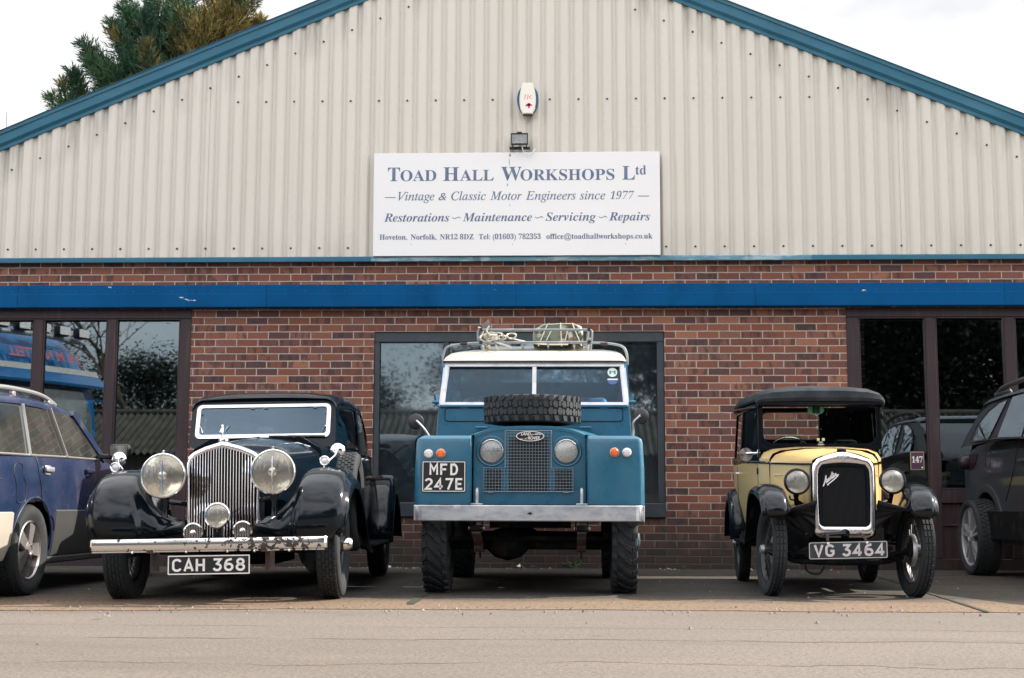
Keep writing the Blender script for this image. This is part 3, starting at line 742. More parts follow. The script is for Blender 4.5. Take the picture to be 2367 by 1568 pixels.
for bx, by, tx, ty, w, nb in ((620, 980, 385, 770, .34, 46), (640, 900, 500, 520, .40, 60), (560, 960, 470, 640, .36, 40), (720, 860, 735, 600, .20, 26), (620, 1000, 350, 930, .22, 26),
                              (1040, 740, 640, 350, .50, 90), (980, 700, 700, 480, .42, 60), (1000, 800, 800, 640, .40, 50), (1120, 640, 885, 190, .50, 90), (1050, 560, 905, 300, .40, 60),
                              (1160, 560, 925, -60, .42, 80), (1120, 420, 960, 60, .40, 60), (1250, 520, 1115, 110, .50, 80), (1240, 620, 1080, 330, .55, 80), (1320, 380, 1180, -10, .50, 80),
                              (1180, 760, 960, 560, .55, 80), (1130, 860, 860, 700, .45, 60), (1350, 640, 1290, 200, .60, 90), (1420, 420, 1400, -150, .60, 90), (1330, 760, 1210, 480, .60, 80), (1250, 860, 1090, 620, .50, 60), (1480, 560, 1500, 60, .55, 80)):
    for q in range(2):
        Y = 9.2 + random.uniform(-.5, .9) * (1 if q else .4)
        Ld.append((cyp(bx, by, Y + .2), cyp(tx + q * 30, ty + q * 40, Y), w, nb))
cypress("cypress_tree", "tall dark green cypress behind the left roof slope", m_cyp, (-7.3, 9.4), 11.6, Ld, 46, 3)
Ld = []
for bx, by, tx, ty, w, nb in ((1820, 380, 2105, 40, .26, 60), (1850, 330, 2085, 160, .28, 50), (1800, 420, 2060, 250, .26, 40), (1800, 300, 1970, -60, .34, 70), (1760, 420, 1860, 20, .42, 90), (1700, 480, 1760, 150, .50, 90),
                              (1680, 260, 1780, -120, .40, 70), (1600, 520, 1640, 120, .50, 90), (1560, 640, 1560, 330, .55, 90), (1400, 800, 1310, 380, .28, 80), (1480, 560, 1430, 220, .40, 60), (1650, 600, 1700, 360, .50, 80), (1900, 420, 1990, 180, .34, 60), (1760, 540, 1900, 330, .40, 60)):
    for q in range(2):
        Y = 8.9 + random.uniform(-.5, .9) * (1 if q else .4)
        Ld.append((cyp(bx - 60, by, Y + .2), cyp(tx - 60 - q * 40, ty + q * 40, Y), w, nb))
cypress("cypress_tree", "golden brown cypress at the right of the dark green one above the roof", m_cyg, (-6.55, 9.9), 10.6, Ld, 34, 5)

def bare_tree(name, label, loc, H, seed, r0=.2, spread=.55, depth=5, cat="tree", twig=.01):
    random.seed(seed); root = empty(name, loc, 0, label, cat); T, B = MB(), MB()
    def grow(p, d, ln, r, lv):
        mid = p + d * ln * .5 + Vector((random.gauss(0, .06), random.gauss(0, .06), 0)) * ln; e = p + d * ln
        (T if lv == 0 else B).tube([p, mid, e], [r, r * .86, r * .7], 7 if lv < 2 else 4, caps=False)
        if lv >= depth: return
        for i in range(2 if lv == 0 and depth > 4 else random.choice((2, 3, 3))):
            nd = (d + Vector((random.gauss(0, spread), random.gauss(0, spread), random.uniform(-.08, .35)))).normalized()
            grow(e if i < 2 else mid, nd, ln * random.uniform(.62, .86), max(r * random.uniform(.5, .68), twig), lv + 1)
    grow(Vector((0, 0, -.05)), Vector((random.gauss(0, .06), random.gauss(0, .06), 1)).normalized(), H * .28, r0, 0)
    T.build("trunk", m_bark, root); B.build("crown", m_bark, root); return root
bare_tree("bare_sapling", "thin bare treetop just showing over the far left roof edge", (-12.15, 11.0, 0), 8.1, 5, .07, .25, 5, twig=.006)

def evergreen(label, loc, H, Rr, seed, n=9000, name="evergreen_tree"):
    random.seed(seed); root = empty(name, loc, 0, label, "tree"); F, T = MB(), MB()
    T.tube([(0, 0, -.1), (.05, 0, H * .4), (0, .05, H * .85)], [.28, .2, .05], 8)
    cl = []
    for i in range(46):
        h = random.uniform(.10, 1); a = random.uniform(0, 2 * pi); rr = Rr * (1 - abs(h - .38) ** 1.6 * 1.5) * random.uniform(.45, 1)
        cl.append((Vector((cos(a) * rr, sin(a) * rr, h * H)), random.uniform(.16, .30) * Rr))
        T.tube([(0, 0, h * H * .8), tuple(cl[-1][0])], [.05, .02], 4)
    for i in range(n):
        c, s = random.choice(cl); p = c + Vector((random.gauss(0, s), random.gauss(0, s), random.gauss(0, s * .8)))
        blade(F, p, Vector((random.gauss(0, 1), random.gauss(0, 1), random.gauss(.4, .6))), random.uniform(.14, .30), random.uniform(.06, .13))
    T.build("trunk", m_bark, root); F.build("crown", m_ever, root, flat=True); return root
EVL = ("dark evergreen at the far left of the shed roof, low and wide", "dark evergreen beyond the shed, left of the middle bare tree", "low dark evergreen straight behind the shed", "tall dark evergreen behind the right end of the shed",
       "tallest dark evergreen across the yard", "broad tall evergreen opposite the right shopfront", "dark evergreen second from the right across the yard", "dark evergreen across the yard beyond the lorry", "outermost right evergreen across the yard", "tall dark evergreen beyond the gap between the two tallest", "dark evergreen close behind the tallest one across the yard", "dark evergreen in front of the gap between the two tallest", "dark evergreen close behind the broad tall one", "far dark evergreen at the back right of the yard trees")
proto = [evergreen("evergreen", (0, 0, 0), 10.0, 4.6, 40 + i, 30000) for i in range(2)]
for i, (x, y, h, r) in enumerate(((-17, -40, 6.0, 4.2), (-10.5, -42, 7.0, 4.0), (-3.5, -40, 6.4, 3.8), (3.5, -38, 10.5, 4.6), (9.5, -37, 13.5, 5.0), (16.5, -36, 13.0, 5.2), (24, -38, 12.0, 5.4), (-25, -44, 8.0, 5.0), (33, -36, 11, 5.5), (13, -46, 14, 6), (10.5, -40.5, 12.5, 5), (13.2, -35.2, 11.5, 4.4), (17.5, -40.5, 13, 5.4), (21, -42, 13, 6))):
    t = proto[i] if i < 2 else share(proto[i % 2], None, (0, 0, 0))
    t.location = (x, y, 0); t.scale = (r / 4.6, r / 4.6, h / 10.0); t.rotation_euler = (0, 0, i * 2.1)
    t['label'] = EVL[i]; t['category'] = "tree"; t['group'] = "evergreens across the yard"
for i, (x, y, h) in enumerate(((-14.5, -31, 11.5), (-7.5, -33, 12.5), (-1.5, -34, 11.0), (-21, -34, 12))):
    bare_tree("bare_tree", ("bare spreading tree across the yard beyond the lorry", "tallest bare tree across the yard behind the shed", "bare tree straight across the yard from the sign", "outermost left bare tree across the yard")[i], (x, y, 0), h, 60 + i, .17, .55, 7, twig=.012)['group'] = "bare trees across the yard"
# ---- shed with a corrugated roof across the yard
m_asb = mat("asbestos_sheet", (.080, .078, .070), .95, spec=.1, var=[((.045, .045, .040), 2.5, .45, .65), ((.030, .038, .022), 1.2, .55, .75)])
m_fence = mat("shed_boards", (.09, .078, .072), .85, var=[((.05, .045, .042), 7, .45, .65, (6, 6, .3))])
sh = empty("corrugated_shed", (2, -26, 0), 0, "low shed with a mossy corrugated roof across the yard", "shed")
g = MB(); rows = []
xs = [-21 + .0365 * i for i in range(1151)]
g.loft([[(x, y, z + .045 * sin(2 * pi * x / .20)) for x in xs] for y, z in ((2.6, 2.10), (-.2, 3.42))])
g.loft([[(x, y, z + .045 * sin(2 * pi * x / .20)) for x in xs[::2]] for y, z in ((-.2, 3.40), (-3.0, 2.10))])
g.tube([(-21, -.2, 3.45), (21, -.2, 3.45)], .09, 8); g.build("roof", m_asb, sh, ang=60)
g = MB()
for i in range(210): g.box((-20.9 + .2 * i, 2.2, 1.03), (.188, .04 + .01 * (i % 2), 2.06))
g.build("front_wall", m_fence, sh, flat=True)
g = MB(); g.box((-20.9, -.4, 1.03), (.1, 5.1, 2.06)); g.box((20.9, -.4, 1.03), (.1, 5.1, 2.06)); g.box((0, -2.9, 1.03), (41.7, .08, 2.06)); g.build("end_wall", m_fence, sh, flat=True)
# ---- blue lorry cab beside the estate car (seen mirrored in the left shopfront)
m_lb = mat("lorry_blue", (.004, .105, .29), .3, coat=.3, var=[((.012, .15, .40), 1.5, .5, .7)]); m_lgrey = mat("lorry_grey", (.35, .35, .36), .4); m_lred = mat("lorry_red", (.42, .10, .10), .4)
m_dglass = glass("dark_cab_glass", (.25, .3, .3), 2.2, .10, dirt=.5, dirtcol=(.40, .47, .45))
lo = empty("lorry", (-8.2, -6.5, 0), R(24), "bright blue lorry cab with a roof light bar parked left of the estate car", "lorry")
def lx(u, v, w): return (w, u, v)
g = MB(); rows = []
for x, z1, w in ((-2.3, 3.55, 1.25), (-1.5, 3.60, 1.25), (-.7, 3.40, 1.24), (-.30, 3.12, 1.20), (-.05, 2.72, 1.17), (.0, 2.62, 1.16)):
    rows.append([(x, -w, .75), (x, -w - .02, 1.9), (x, -w + .05, 2.7 if z1 > 2.75 else 2.4), (x, -w + .22, z1 - .06), (x, -w + .5, z1), (x, w - .5, z1), (x, w - .22, z1 - .06), (x, w - .05, 2.7 if z1 > 2.75 else 2.4), (x, w + .02, 1.9), (x, w, .75)])
g.loft(rows, capa=True, capb=True); g.build("cab", m_lb, lo, ang=40)
g = MB(); rows = [[(.015 + .05 * (1 - (y / 1.12) ** 2) - (z - 1.75) * .05, y, z) for y in [-1.1 + .1 * i for i in range(23)]] for z in (1.72, 2.0, 2.3, 2.58)]
g.loft(rows); g.build("windscreen", m_dglass, lo)
g = MB(); rows = [[(d + .10 * (1 - (y / 1.2) ** 2), y, z) for y in [-1.2 + .12 * i for i in range(21)]] for d, z in ((.02, 2.62), (.20, 2.50), (.22, 2.54), (.03, 2.70))]
g.loft(rows); g.build("sun_visor", m_lb, lo)
g = MB(); g.loft([[(d + .10 * (1 - (y / 1.2) ** 2), y, z) for y in [-1.19 + .12 * i for i in range(21)]] for d, z in ((.034, 2.705), (-.02, 2.80))]); g.build("stripe", m_lgrey, lo)
g = MB(); V, F = text_mesh("J & M NUTTELL", .22, 0, .004, fit=1.5); g.add([(.06 - (p.y) * .5, -.75 + p.x, 2.90 + p.y) for p in V], F); g.build("lettering", m_lred, lo, flat=True)
g = MB(); g.tube([(-.22, -1.05, 3.28), (-.10, 0, 3.30), (-.22, 1.05, 3.28)], .04, 8)
g.build("light_bar", m_galv, lo)
for i in range(5):
    y = -.84 + .42 * i; h = MB(); h.box((-.06, y, 3.40), (.14, .26, .17), bev=.03); sp_ = h.build("spot_lamp", m_black, lo)
    h = MB(); h.box((.015, y, 3.40), (.012, .22, .13), bev=.004); h.build("lens", m_clearlens, sp_)
g = MB(); g.box((.03, 0, 1.15), (.12, 2.2, .95), bev=.04); g.build("grille", m_lb, lo)
g = MB()
for i in range(5): g.box((.10, 0, .85 + .17 * i), (.03, 1.7, .07), bev=.01)
g.build("grille_slot", m_black, lo)
g = MB(); g.box((0.0, 0, .5), (.3, 2.4, .42), bev=.06); g.build("bumper", m_lb, lo)
for s in (-1, 1):
    g = MB(); g.box((.16, s * 1.34, 2.12), (.14, .22, .5), bev=.05); g.bar((.0, s * 1.18, 2.35), (.16, s * 1.34, 2.3), .03, .03); g.build("mirror", m_lb, lo)
    g = MB(); g.lathe([(.0, -.16), (.34, -.16), (.50, -.13), (.52, 0), (.50, .13), (.34, .16), (0, .16)], (-1.35, s * 1.05, .52), 'y', 28); g.build("wheel", m_rubber, lo)
    g = MB(); g.box((-.9, s * 1.268, 2.15), (.85, .012, .72), bev=.004); g.build("side_window", m_dglass, lo)
g = MB(); g.tube([(-2.45, 1.12, .8), (-2.45, 1.12, 3.6)], .075, 12); g.tube([(-2.45, -1.12, .8), (-2.45, -1.12, 3.6)], .075, 12); g.build("exhaust_stack", m_chrome, lo)
# ================================================================== shared vehicle pieces
def tread_blocks(mb, polys, R0, R1, nrep, m=0, stretch=1.0):
    """polys: outlines in (u, v): u 0..1 along one repeat, v metres across the tread; wheel axis = x"""
    for k in range(nrep):
        for poly in polys:
            P = [(2 * pi * (k + u) / nrep, v) for u, v in poly]; n = len(P)
            V = [(v, cos(a) * r, sin(a) * r) for r in (R0, R1) for a, v in P]
            F = [tuple(range(n, 2 * n))] + [(i, (i + 1) % n, n + (i + 1) % n, n + i) for i in range(n)]
            mb.add(V, F, m)

def tyre_mesh(r, w, rim, polys=None, nrep=40, depth=.011, n=64):
    """axis x, centred; rounded carcass plus raised tread"""
    g = MB(); h = w / 2; rt = r - (depth if polys else 0)
    prof = [(rim, -h * .62), (rim + .006, -h * .80), (rim + (r - rim) * .35, -h * .98), (rim + (r - rim) * .62, -h), (r - (r - rim) * .16, -h * .93), (rt - .004, -h * .80), (rt, -h * .6), (rt + .001, 0),
            (rt, h * .6), (rt - .004, h * .80), (r - (r - rim) * .16, h * .93), (rim + (r - rim) * .62, h), (rim + (r - rim) * .35, h * .98), (rim + .006, h * .80), (rim, h * .62)]
    g.lathe(prof, n=n)
    if polys: tread_blocks(g, polys, rt - .006, r, nrep)
    return g

def rect_rows(w, rows, gap=.006, ugap=.18, shift=.5):
    out = []; cw = w / rows
    for i in range(rows):
        a = -w / 2 + cw * i + gap / 2; b = a + cw - gap; s = shift * (i % 2)
        out.append([(s, a), (s + 1 - ugap, a), (s + 1 - ugap, b), (s, b)])
    return out

def lamp(name, parent, c, r, m_rim, depth=.10, lens=None, bulge=.02, n=28, rimw=.012, bar=False, shell=None):
    """round lamp facing -y: shell, reflector bowl, rim and glass"""
    x, y, z = c; g = MB()
    g.lathe([(r * .98, 0), (r * 1.0, .02), (r * .86, depth * .5), (r * .5, depth * .85), (0, depth)], (x, y, z), 'y', n)
    o = g.build(name, shell or m_rim, parent)
    g = MB(); g.lathe([(r - rimw * 1.1, -.004), (r - rimw * .6, -.012), (r, -.008), (r + .003, .004), (r, .018), (r - .006, .02)], (x, y, z), 'y', n); g.build("rim", m_rim, o)
    g = MB(); g.lathe([(r - rimw, .004), (r * .62, depth * .45), (r * .25, depth * .72), (0, depth * .76)], (x, y, z), 'y', n); g.build("reflector", m_refl, o)
    g = MB(); g.lathe([(0, depth * .12), (r * .11, depth * .14), (r * .13, depth * .35), (r * .07, depth * .72)], (x, y, z), 'y', 14); g.build("bulb_cap", m_bulb, o)
    g = MB(); g.lathe([(r - rimw, -.002), (r * .7, -bulge * .55), (r * .35, -bulge * .9), (0.001, -bulge)], (x, y, z), 'y', n); g.build("lens", lens or m_lens, o)
    return o

# ================================================================== blue four wheel drive
m_lrb = mat("marine_blue_paint", (.010, .092, .160), .34, coat=.35, coat_rough=.12, rvar=(5, .24, .5), var=[((.016, .118, .195), 2.2, .45, .7), ((.009, .075, .13), 5.0, .6, .8), ((.30, .36, .40), 30, .745, .77)], bump=(3.2, .16))
m_cream = mat("limestone_paint", (.60, .56, .445), .42, var=[((.53, .49, .39), 3, .5, .75)])
m_seatb = mat("blue_grey_vinyl", (.16, .24, .33), .5)
m_wsg = glass("windscreen_glass", (.66, .80, .90), .55, .0, sheen=(.75, .9, 1))
m_wire = mat("grille_wire", (.17, .22, .26), .5, .5)
m_core = mat("radiator_core", (.006, .007, .008), .8)
LRX = empty("off_road_car", (-.285, -4.07, 0), R(0), "teal blue four wheel drive with a cream roof and a spare tyre on its bonnet", "car")
def lp(mb, name, mats, parent=None, **k): return mb.build(name, mats, parent or LRX, **k)
# wheels
def lug(u0, v0, u1, v1, w): return [(u0, v0), (u0 + w, v0), (u1 + w, v1), (u1, v1)]
LRT = [lug(.05, -.004, .45, .055, .40), lug(.45, .062, .25, .103, .42), lug(.55, -.058, .95, .000, .40), lug(.75, -.103, .95, -.064, .42)]
LRT = [[(u, v * .88) for u, v in p] for p in LRT]
wh = tyre_mesh(.388, .188, .205, LRT, 26, .016).build("tyre", m_rubberd)
hub = MB(); hub.lathe([(.205, -.08), (.205, .075), (.16, .05), (.12, .03), (.11, .06), (.06, .09), (.055, .12), (.02, .125), (0, .125)], n=24); hub.lathe([(.205, -.075), (0, -.05)], n=24)
m_hub = mat("wheel_blue_grey", (.10, .15, .18), .5)
wheel_o = hub.build("wheel", m_hub, LRX); wh.parent = wheel_o; wheel_o.location = (.685, 0, .383)
for x, y in ((-.685, 0), (.675, 2.26), (-.675, 2.26)): share(wheel_o, LRX, (x, y, .383), (R(17 * x), 0, 0 if x > 0 else pi))
# bumper
g = MB(); W_ = .822
pr = cr([(-W_, .10), (-W_, -.44), (-W_ + .02, -.50), (-W_ + .07, -.53)], 4)
P = [(x, y) for x, y in pr] + [(-x, y) for x, y in reversed(pr)]
P = [p for p in P if p[1] > -.6]; P = [(-W_, -.36)] + [p for p in P if p[1] < -.37] + [(W_, -.36)]
rows = []
for dy, z in ((.05, .640), (0.006, .640), (0, .634), (0, .534), (.006, .528), (.05, .528)): rows.append([(x * (1 - dy * .0), y + dy, z) for x, y in P])
g.loft(rows); lp(g, "bumper", m_galv)
g = MB(); O = [(.0, .012), (.009, .005), (.018, .004), (.018, -.004), (.009, -.005), (0, -.012), (-.009, -.005), (-.018, -.004), (-.018, .004), (-.009, .005)]
g.prism([(u + .01, v + .583) for u, v in O], -.5315, -.525, XZ(0)); lp(g, "starter_hole", m_core)
for s in (-1, 1):
    x = -.37 if s < 0 else .375; g = MB(); g.box((x, -.47, .648), (.082, .07, .012), bev=.003); g.tube(cr([(x - .0, -.47, .65), (x - .0, -.475, .73), (x, -.46, .752), (x, -.43, .752), (x, -.42, .73), (x, -.42, .65)], 4), .0105, 8)
    lp(g, "lifting_ring", m_galv)
# front wings
def wing(s):
    g = MB(); yb = .82
    def sec(z, drop=0.0):
        xi, xo, r = .412, .825 - .012 * max(0, (z - 1.0) / .14), .045
        pts = [(xi, -.30), (xi, -.405), (xi + .012, -.427), (xi + .03, -.430)]
        pts += [(xo - r + r * sin(R(a)), -.430 + r - r * cos(R(a))) for a in (0, 22, 45, 68, 90)] + [(xo, -.2), (xo, -.1)]
        return [(s * x, y, z) for x, y in pts]
    zs = [.645, .66, .9, 1.09, 1.115, 1.130, 1.138]; rows = []
    for z in zs:
        r = sec(z); k = max(0, (z - 1.10) / .038) ** 2 * .030
        rows.append([(x - s * k * (abs(x) > .7), y + k * (y < -.3), zz) for x, y, zz in r])
    g.loft(rows)
    # top and side skins back to the bulkhead, with the wheel arch cut
    top = [(xi, z) for xi, z in ((.40, 1.134), (.60, 1.140), (.77, 1.138), (.798, 1.134), (.815, 1.120), (.825, 1.09))]
    g.loft([[(s * x, y, z + (y + .4) * .012) for x, z in top] for y in (-.395, -.1, .3, yb)])
    n = 24; a0 = []
    for i in range(n + 1):
        y = -.385 + (yb + .385) * i / n; d = abs(y); zb = .645 if d > .46 else .40 + sqrt(max(.46 ** 2 - d * d, 0)) * 1.0
        a0.append((y, min(max(zb, .645 if y < 0 else .50), .93)))
    g.loft([[(s * .825, y, zb) for y, zb in a0], [(s * .825, y, 1.09 + (y + .4) * .012) for y, _ in a0]])
    g.loft([[(s * .412, y, .60), (s * .412, y, 1.134)] for y in (-.40, yb)])
    for i in range(9): g.lathe([(.0042, 0), (.003, -.002), (0, -.0026)], (s * (.44 + .042 * i), -.4305, .664), 'y', 6)
    for i in range(11): g.lathe([(.0042, 0), (.003, -.002), (0, -.0026)], (s * .428, -.4285, .69 + .042 * i), 'y', 6)
    return lp(g, "front_wing", m_lrb, ang=30)
for s in (-1, 1): wing(s)
# radiator panel with lamp recesses
g = MB(); O = [(-.405, .640), (.405, .640), (.405, 1.125), (.395, 1.150), (.36, 1.168), (.25, 1.188), (.12, 1.200), (0, 1.204), (-.12, 1.200), (-.25, 1.188), (-.36, 1.168), (-.395, 1.150), (-.405, 1.125)]
g.prism(O, -.330, -.300, XZ(0))
for x in (-.275, .267): g.lathe([(.088, -.004), (.106, -.012), (.112, -.006), (.113, .002)], (x, -.330, 1.029), 'y', 32)
lp(g, "radiator_panel", m_lrb, ang=30)
g = MB(); g.box((-.005, -.333, .935), (.285, .004, .385), bev=.001)
for x in (-.262, .245): g.box((x, -.333, .825), (.115, .004, .155), bev=.001)
lp(g, "radiator_core", m_core)
g = MB(); x0, x1, xa, xb, zb, zm, zt = -.175, .160, -.334, .320, .738, .908, 1.178
step = .0222; y = -.347
xx = xa
i = 0
while xx <= xb + .001:
    g.cyl((xx, y, zb), (xx, y, zt if x0 - .004 <= xx <= x1 + .004 else zm), .0016, n=5); xx += step
z = zb
while z <= zt + .001:
    a, b = (xa, xb) if z <= zm + .003 else (x0, x1); g.cyl((a, y - .003, z), (b, y - .003, z), .0016, n=5); z += step
loop = [(xa, zb), (xb, zb), (xb, zm), (x1, zm), (x1, zt), (x0, zt), (x0, zm), (xa, zm)]
g.tube([(u, y - .001, v) for u, v in loop], .0036, 6, closed=True)
for x in (-.28, .265): g.box((x, y + .002, zb - .002), (.035, .012, .012))
lp(g, "grille_mesh", m_wire)
# maker's oval badge
bd = MB(); bd.prism([(.005 + .102 * cos(t), 1.137 + .037 * sin(t)) for t in [2 * pi * i / 36 for i in range(36)]], -.358, -.350, XZ(0)); badge = lp(bd, "badge", m_plate)
g = MB(); O = [(.005 + .102 * cos(t), 1.137 + .037 * sin(t)) for t in [2 * pi * i / 36 for i in range(36)]]; I = [(.005 + .096 * cos(t), 1.137 + .0325 * sin(t)) for t in [2 * pi * i / 36 for i in range(36)]]
g.ring(O, I, -.3605, -.356, XZ(0))
V, F = text_mesh("LAND", .031, .3, .0007, fit=.072); g.add([(-.062 + p.x, -.3595, 1.143 + p.y) for p in V], F)
V, F = text_mesh("ROVER", .031, .3, .0007, fit=.086); g.add([(-.012 + p.x, -.3595, 1.113 + p.y) for p in V], F)
strokes(g, [[(.012, 1.150), (.034, 1.150), (-.036, 1.116), (-.018, 1.116)], [(.040, 1.156), (.078, 1.156)], [(.036, 1.148), (.086, 1.148)], [(-.078, 1.116), (-.044, 1.116)]], .0032, XZ(-.3590), t=.001)
g.build("lettering", m_white, badge, flat=True)
for x in (-.275, .267): lamp("headlight", LRX, (x, -.342, 1.029), .088, m_chrome, .085, None, .022, rimw=.008)
for x, z, mm, nm in ((-.722, 1.005, m_clearlens, "side_light"), (-.634, 1.008, m_amber, "indicator"), (.611, 1.018, m_amber, "indicator"), (.699, 1.017, m_clearlens, "side_light")):
    g = MB(); g.lathe([(.0355, .0), (.0355, -.008), (.0335, -.012), (.031, -.013)], (x, -.431, z), 'y', 24, 1)
    g.lathe([(.032, -.010), (.029, -.020), (.022, -.026), (.014, -.0255), (.012, -.028), (0, -.029)], (x, -.431, z), 'y', 24, 0)
    for d in (-1, 1): g.lathe([(0, -.0275), (.0035, -.027), (.0035, -.02)], (x + d * .024, -.431, z), 'y', 6, 2)
    lp(g, nm, [mm, m_alu, m_bulb])
# number plate
g = MB(); g.prism(rrect(-.767, .733, -.455, .953, .008), -.441, -.436, XZ(0)); npl = lp(g, "number_plate", m_plate)
g = MB(); g.ring(rrect(-.764, .736, -.458, .950, .008), rrect(-.759, .741, -.463, .945, .006), -.4425, -.4405, XZ(0))
plate_text(g, "MFD", -.712, .848, .092, .203, -.4412); plate_text(g, "247E", -.748, .744, .092, .276, -.4412)
g.build("lettering", m_white, npl, flat=True)
# bonnet
g = MB(); rows = []
for y, zc, hw, ze in ((-.335, 1.211, .40, 1.148), (-.32, 1.214, .405, 1.152), (.1, 1.236, .48, 1.156), (.5, 1.256, .56, 1.158), (.79, 1.268, .615, 1.160)):
    rows.append([(x * hw, y, ze + (zc - ze) * (1 - abs(x) ** 3.2)) for x in [-1 + .1 * i for i in range(21)]])
g.loft(rows); g.loft([[(p[0], p[1], p[2] - .022) for p in rows[0]], rows[0]])
for x in (-.42, .42): g.box((x, .74, 1.262), (.10, .05, .02), bev=.005)
lp(g, "bonnet", m_lrb, ang=30)
# spare tyre lying on the bonnet
SPT = [[(.04, -.004), (.34, -.004), (.50, .022), (.34, .048), (.06, .048), (-.10, .022)], [(.44, -.006), (.84, -.006), (1.0, -.032), (.84, -.052), (.54, -.052), (.40, -.028)],
       [(.42, .055), (.86, .055), (.72, .094), (.30, .094)], [(.04, -.058), (.42, -.058), (.30, -.096), (-.14, -.096)], [(.58, .012), (.88, .004), (.94, .046), (.60, .046)], [(.08, -.048), (.36, -.05), (.30, -.014), (.06, -.014)]]
sp_ = tyre_mesh(.368, .205, .20, SPT, 30, .014, 72).build("spare_tyre", m_rubber, LRX, loc=(.010, .07, 1.350), rot=(R(-1.5), R(90), 0))
g = MB(); g.lathe([(.205, -.07), (.205, .07), (.15, .03), (.05, .03), (0, .03)], n=24); g.build("rim", m_hub, sp_)
# bulkhead, vents, windscreen
g = MB(); O = [(-.79, 1.10), (.79, 1.10), (.778, 1.30), (.765, 1.445), (-.765, 1.445), (-.778, 1.30)]
g.prism(O, .80, .86, XZ(0)); g.box((0, .80, 1.440), (1.52, .05, .022), bev=.005); lp(g, "bulkhead", m_lrb, ang=30)
for s in (-1, 1):
    g = MB(); a, b = (.05, .715) if s > 0 else (-.715, -.05)
    g.ring(rrect(a - .008, 1.312, b + .008, 1.428, .028), rrect(a, 1.320, b, 1.420, .022), .797, .801, XZ(0), 1); g.prism(rrect(a, 1.320, b, 1.420, .022), .793, .80, XZ(0))
    for x in (a + .15, b - .15): g.box((x, .79, 1.424), (.06, .012, .010), 0, bev=.002)
    lp(g, "vent_flap", [m_lrb, m_core])
    g = MB(); g.bar((s * .785, .84, 1.45), (s * .80, .83, 1.53), .03, .022); g.cyl((s * .77, .82, 1.475), (s * .825, .82, 1.475), .014, n=10); lp(g, "screen_hinge", m_lrb)
def wsp(u, v): return (u, .865 + (v - 1.445) * .47, v)
fn = lambda u, v, w: (u, .865 + (v - 1.445) * .47 + w, v)
OT = [(-.775, 1.447), (.775, 1.447), (.752, 1.818), (-.752, 1.818)]
g = MB(); I = [(-.727, 1.478), (.727, 1.478), (.704, 1.782), (-.704, 1.782)]
g.ring(OT, I, -.02, .02, fn); g.ring([(a * .985, 1.632 + (b - 1.632) * .965) for a, b in OT], [(a * 1.012, 1.632 + (b - 1.632) * 1.02) for a, b in I], -.028, -.019, fn)
g.prism([(-.015, 1.478), (.018, 1.478), (.018, 1.782), (-.015, 1.782)], -.024, .015, fn)
wf = lp(g, "windscreen_frame", m_alu, ang=30)
for a, b in ((-1, -.015), (.018, 1)):
    O = [(-.727, 1.478), (a2 := -.015, 1.478), (-.015, 1.782), (-.704, 1.782)] if a < 0 else [(.018, 1.478), (.727, 1.478), (.704, 1.782), (.018, 1.782)]
    g = MB(); g.prism(O, -.003, .003, fn); g.build("windscreen_pane", m_wsg, wf, flat=True)
g = MB(); g.bar(fn(-.02, 1.520, -.03), fn(-.20, 1.487, -.03), .008, .006); g.bar(fn(-.06, 1.512, -.034), fn(-.30, 1.484, -.03), .006, .012); g.bar(fn(.03, 1.515, -.03), fn(.22, 1.483, -.03), .008, .006); lp(g, "wiper", m_black)
m_gtape = mat("green_tape", (.01, .30, .19), .5)
g = MB(); g.prism([(-.03, 1.487), (.042, 1.487), (.036, 1.525), (.018, 1.535), (.016, 1.60), (.008, 1.60)], .012, .02, fn); lp(g, "tape", m_gtape)
# stickers
m_stw = mat("sticker_white", (.62, .66, .62), .5); m_stg = mat("sticker_green", (.02, .22, .16), .5); m_stb = mat("sticker_blue", (.04, .09, .24), .5)
g = MB(); C = (.645, 1.735); circ = lambda r, n=24: [(C[0] + r * cos(2 * pi * i / n), C[1] + r * sin(2 * pi * i / n)) for i in range(n)]
g.prism(circ(.040), -.0065, -.0035, fn); g.prism([(C[0] + u * .026, C[1] + v * .016) for u, v in ((-1, -1), (-.5, -1), (-.5, -.2), (0, .2), (.5, -.2), (.5, -1), (1, -1), (1, 1), (.5, 1), (.4, .2), (0, .75), (-.4, .2), (-.5, 1), (-1, 1))], -.0085, -.0065, fn, 1)
lp(g, "sticker", [m_stw, m_stg])
g = MB(); g.prism([(.645 + .040 * cos(t), 1.662 + .034 * sin(t)) for t in [pi + pi * i / 12 for i in range(13)]] + [(.645 + .03, 1.672), (.645 - .03, 1.672)], -.0065, -.0035, fn); g.prism([(.603, 1.668), (.690, 1.668), (.690, 1.680), (.603, 1.680)], -.008, -.0062, fn, 1)
lp(g, "sticker", [m_stb, m_stw])
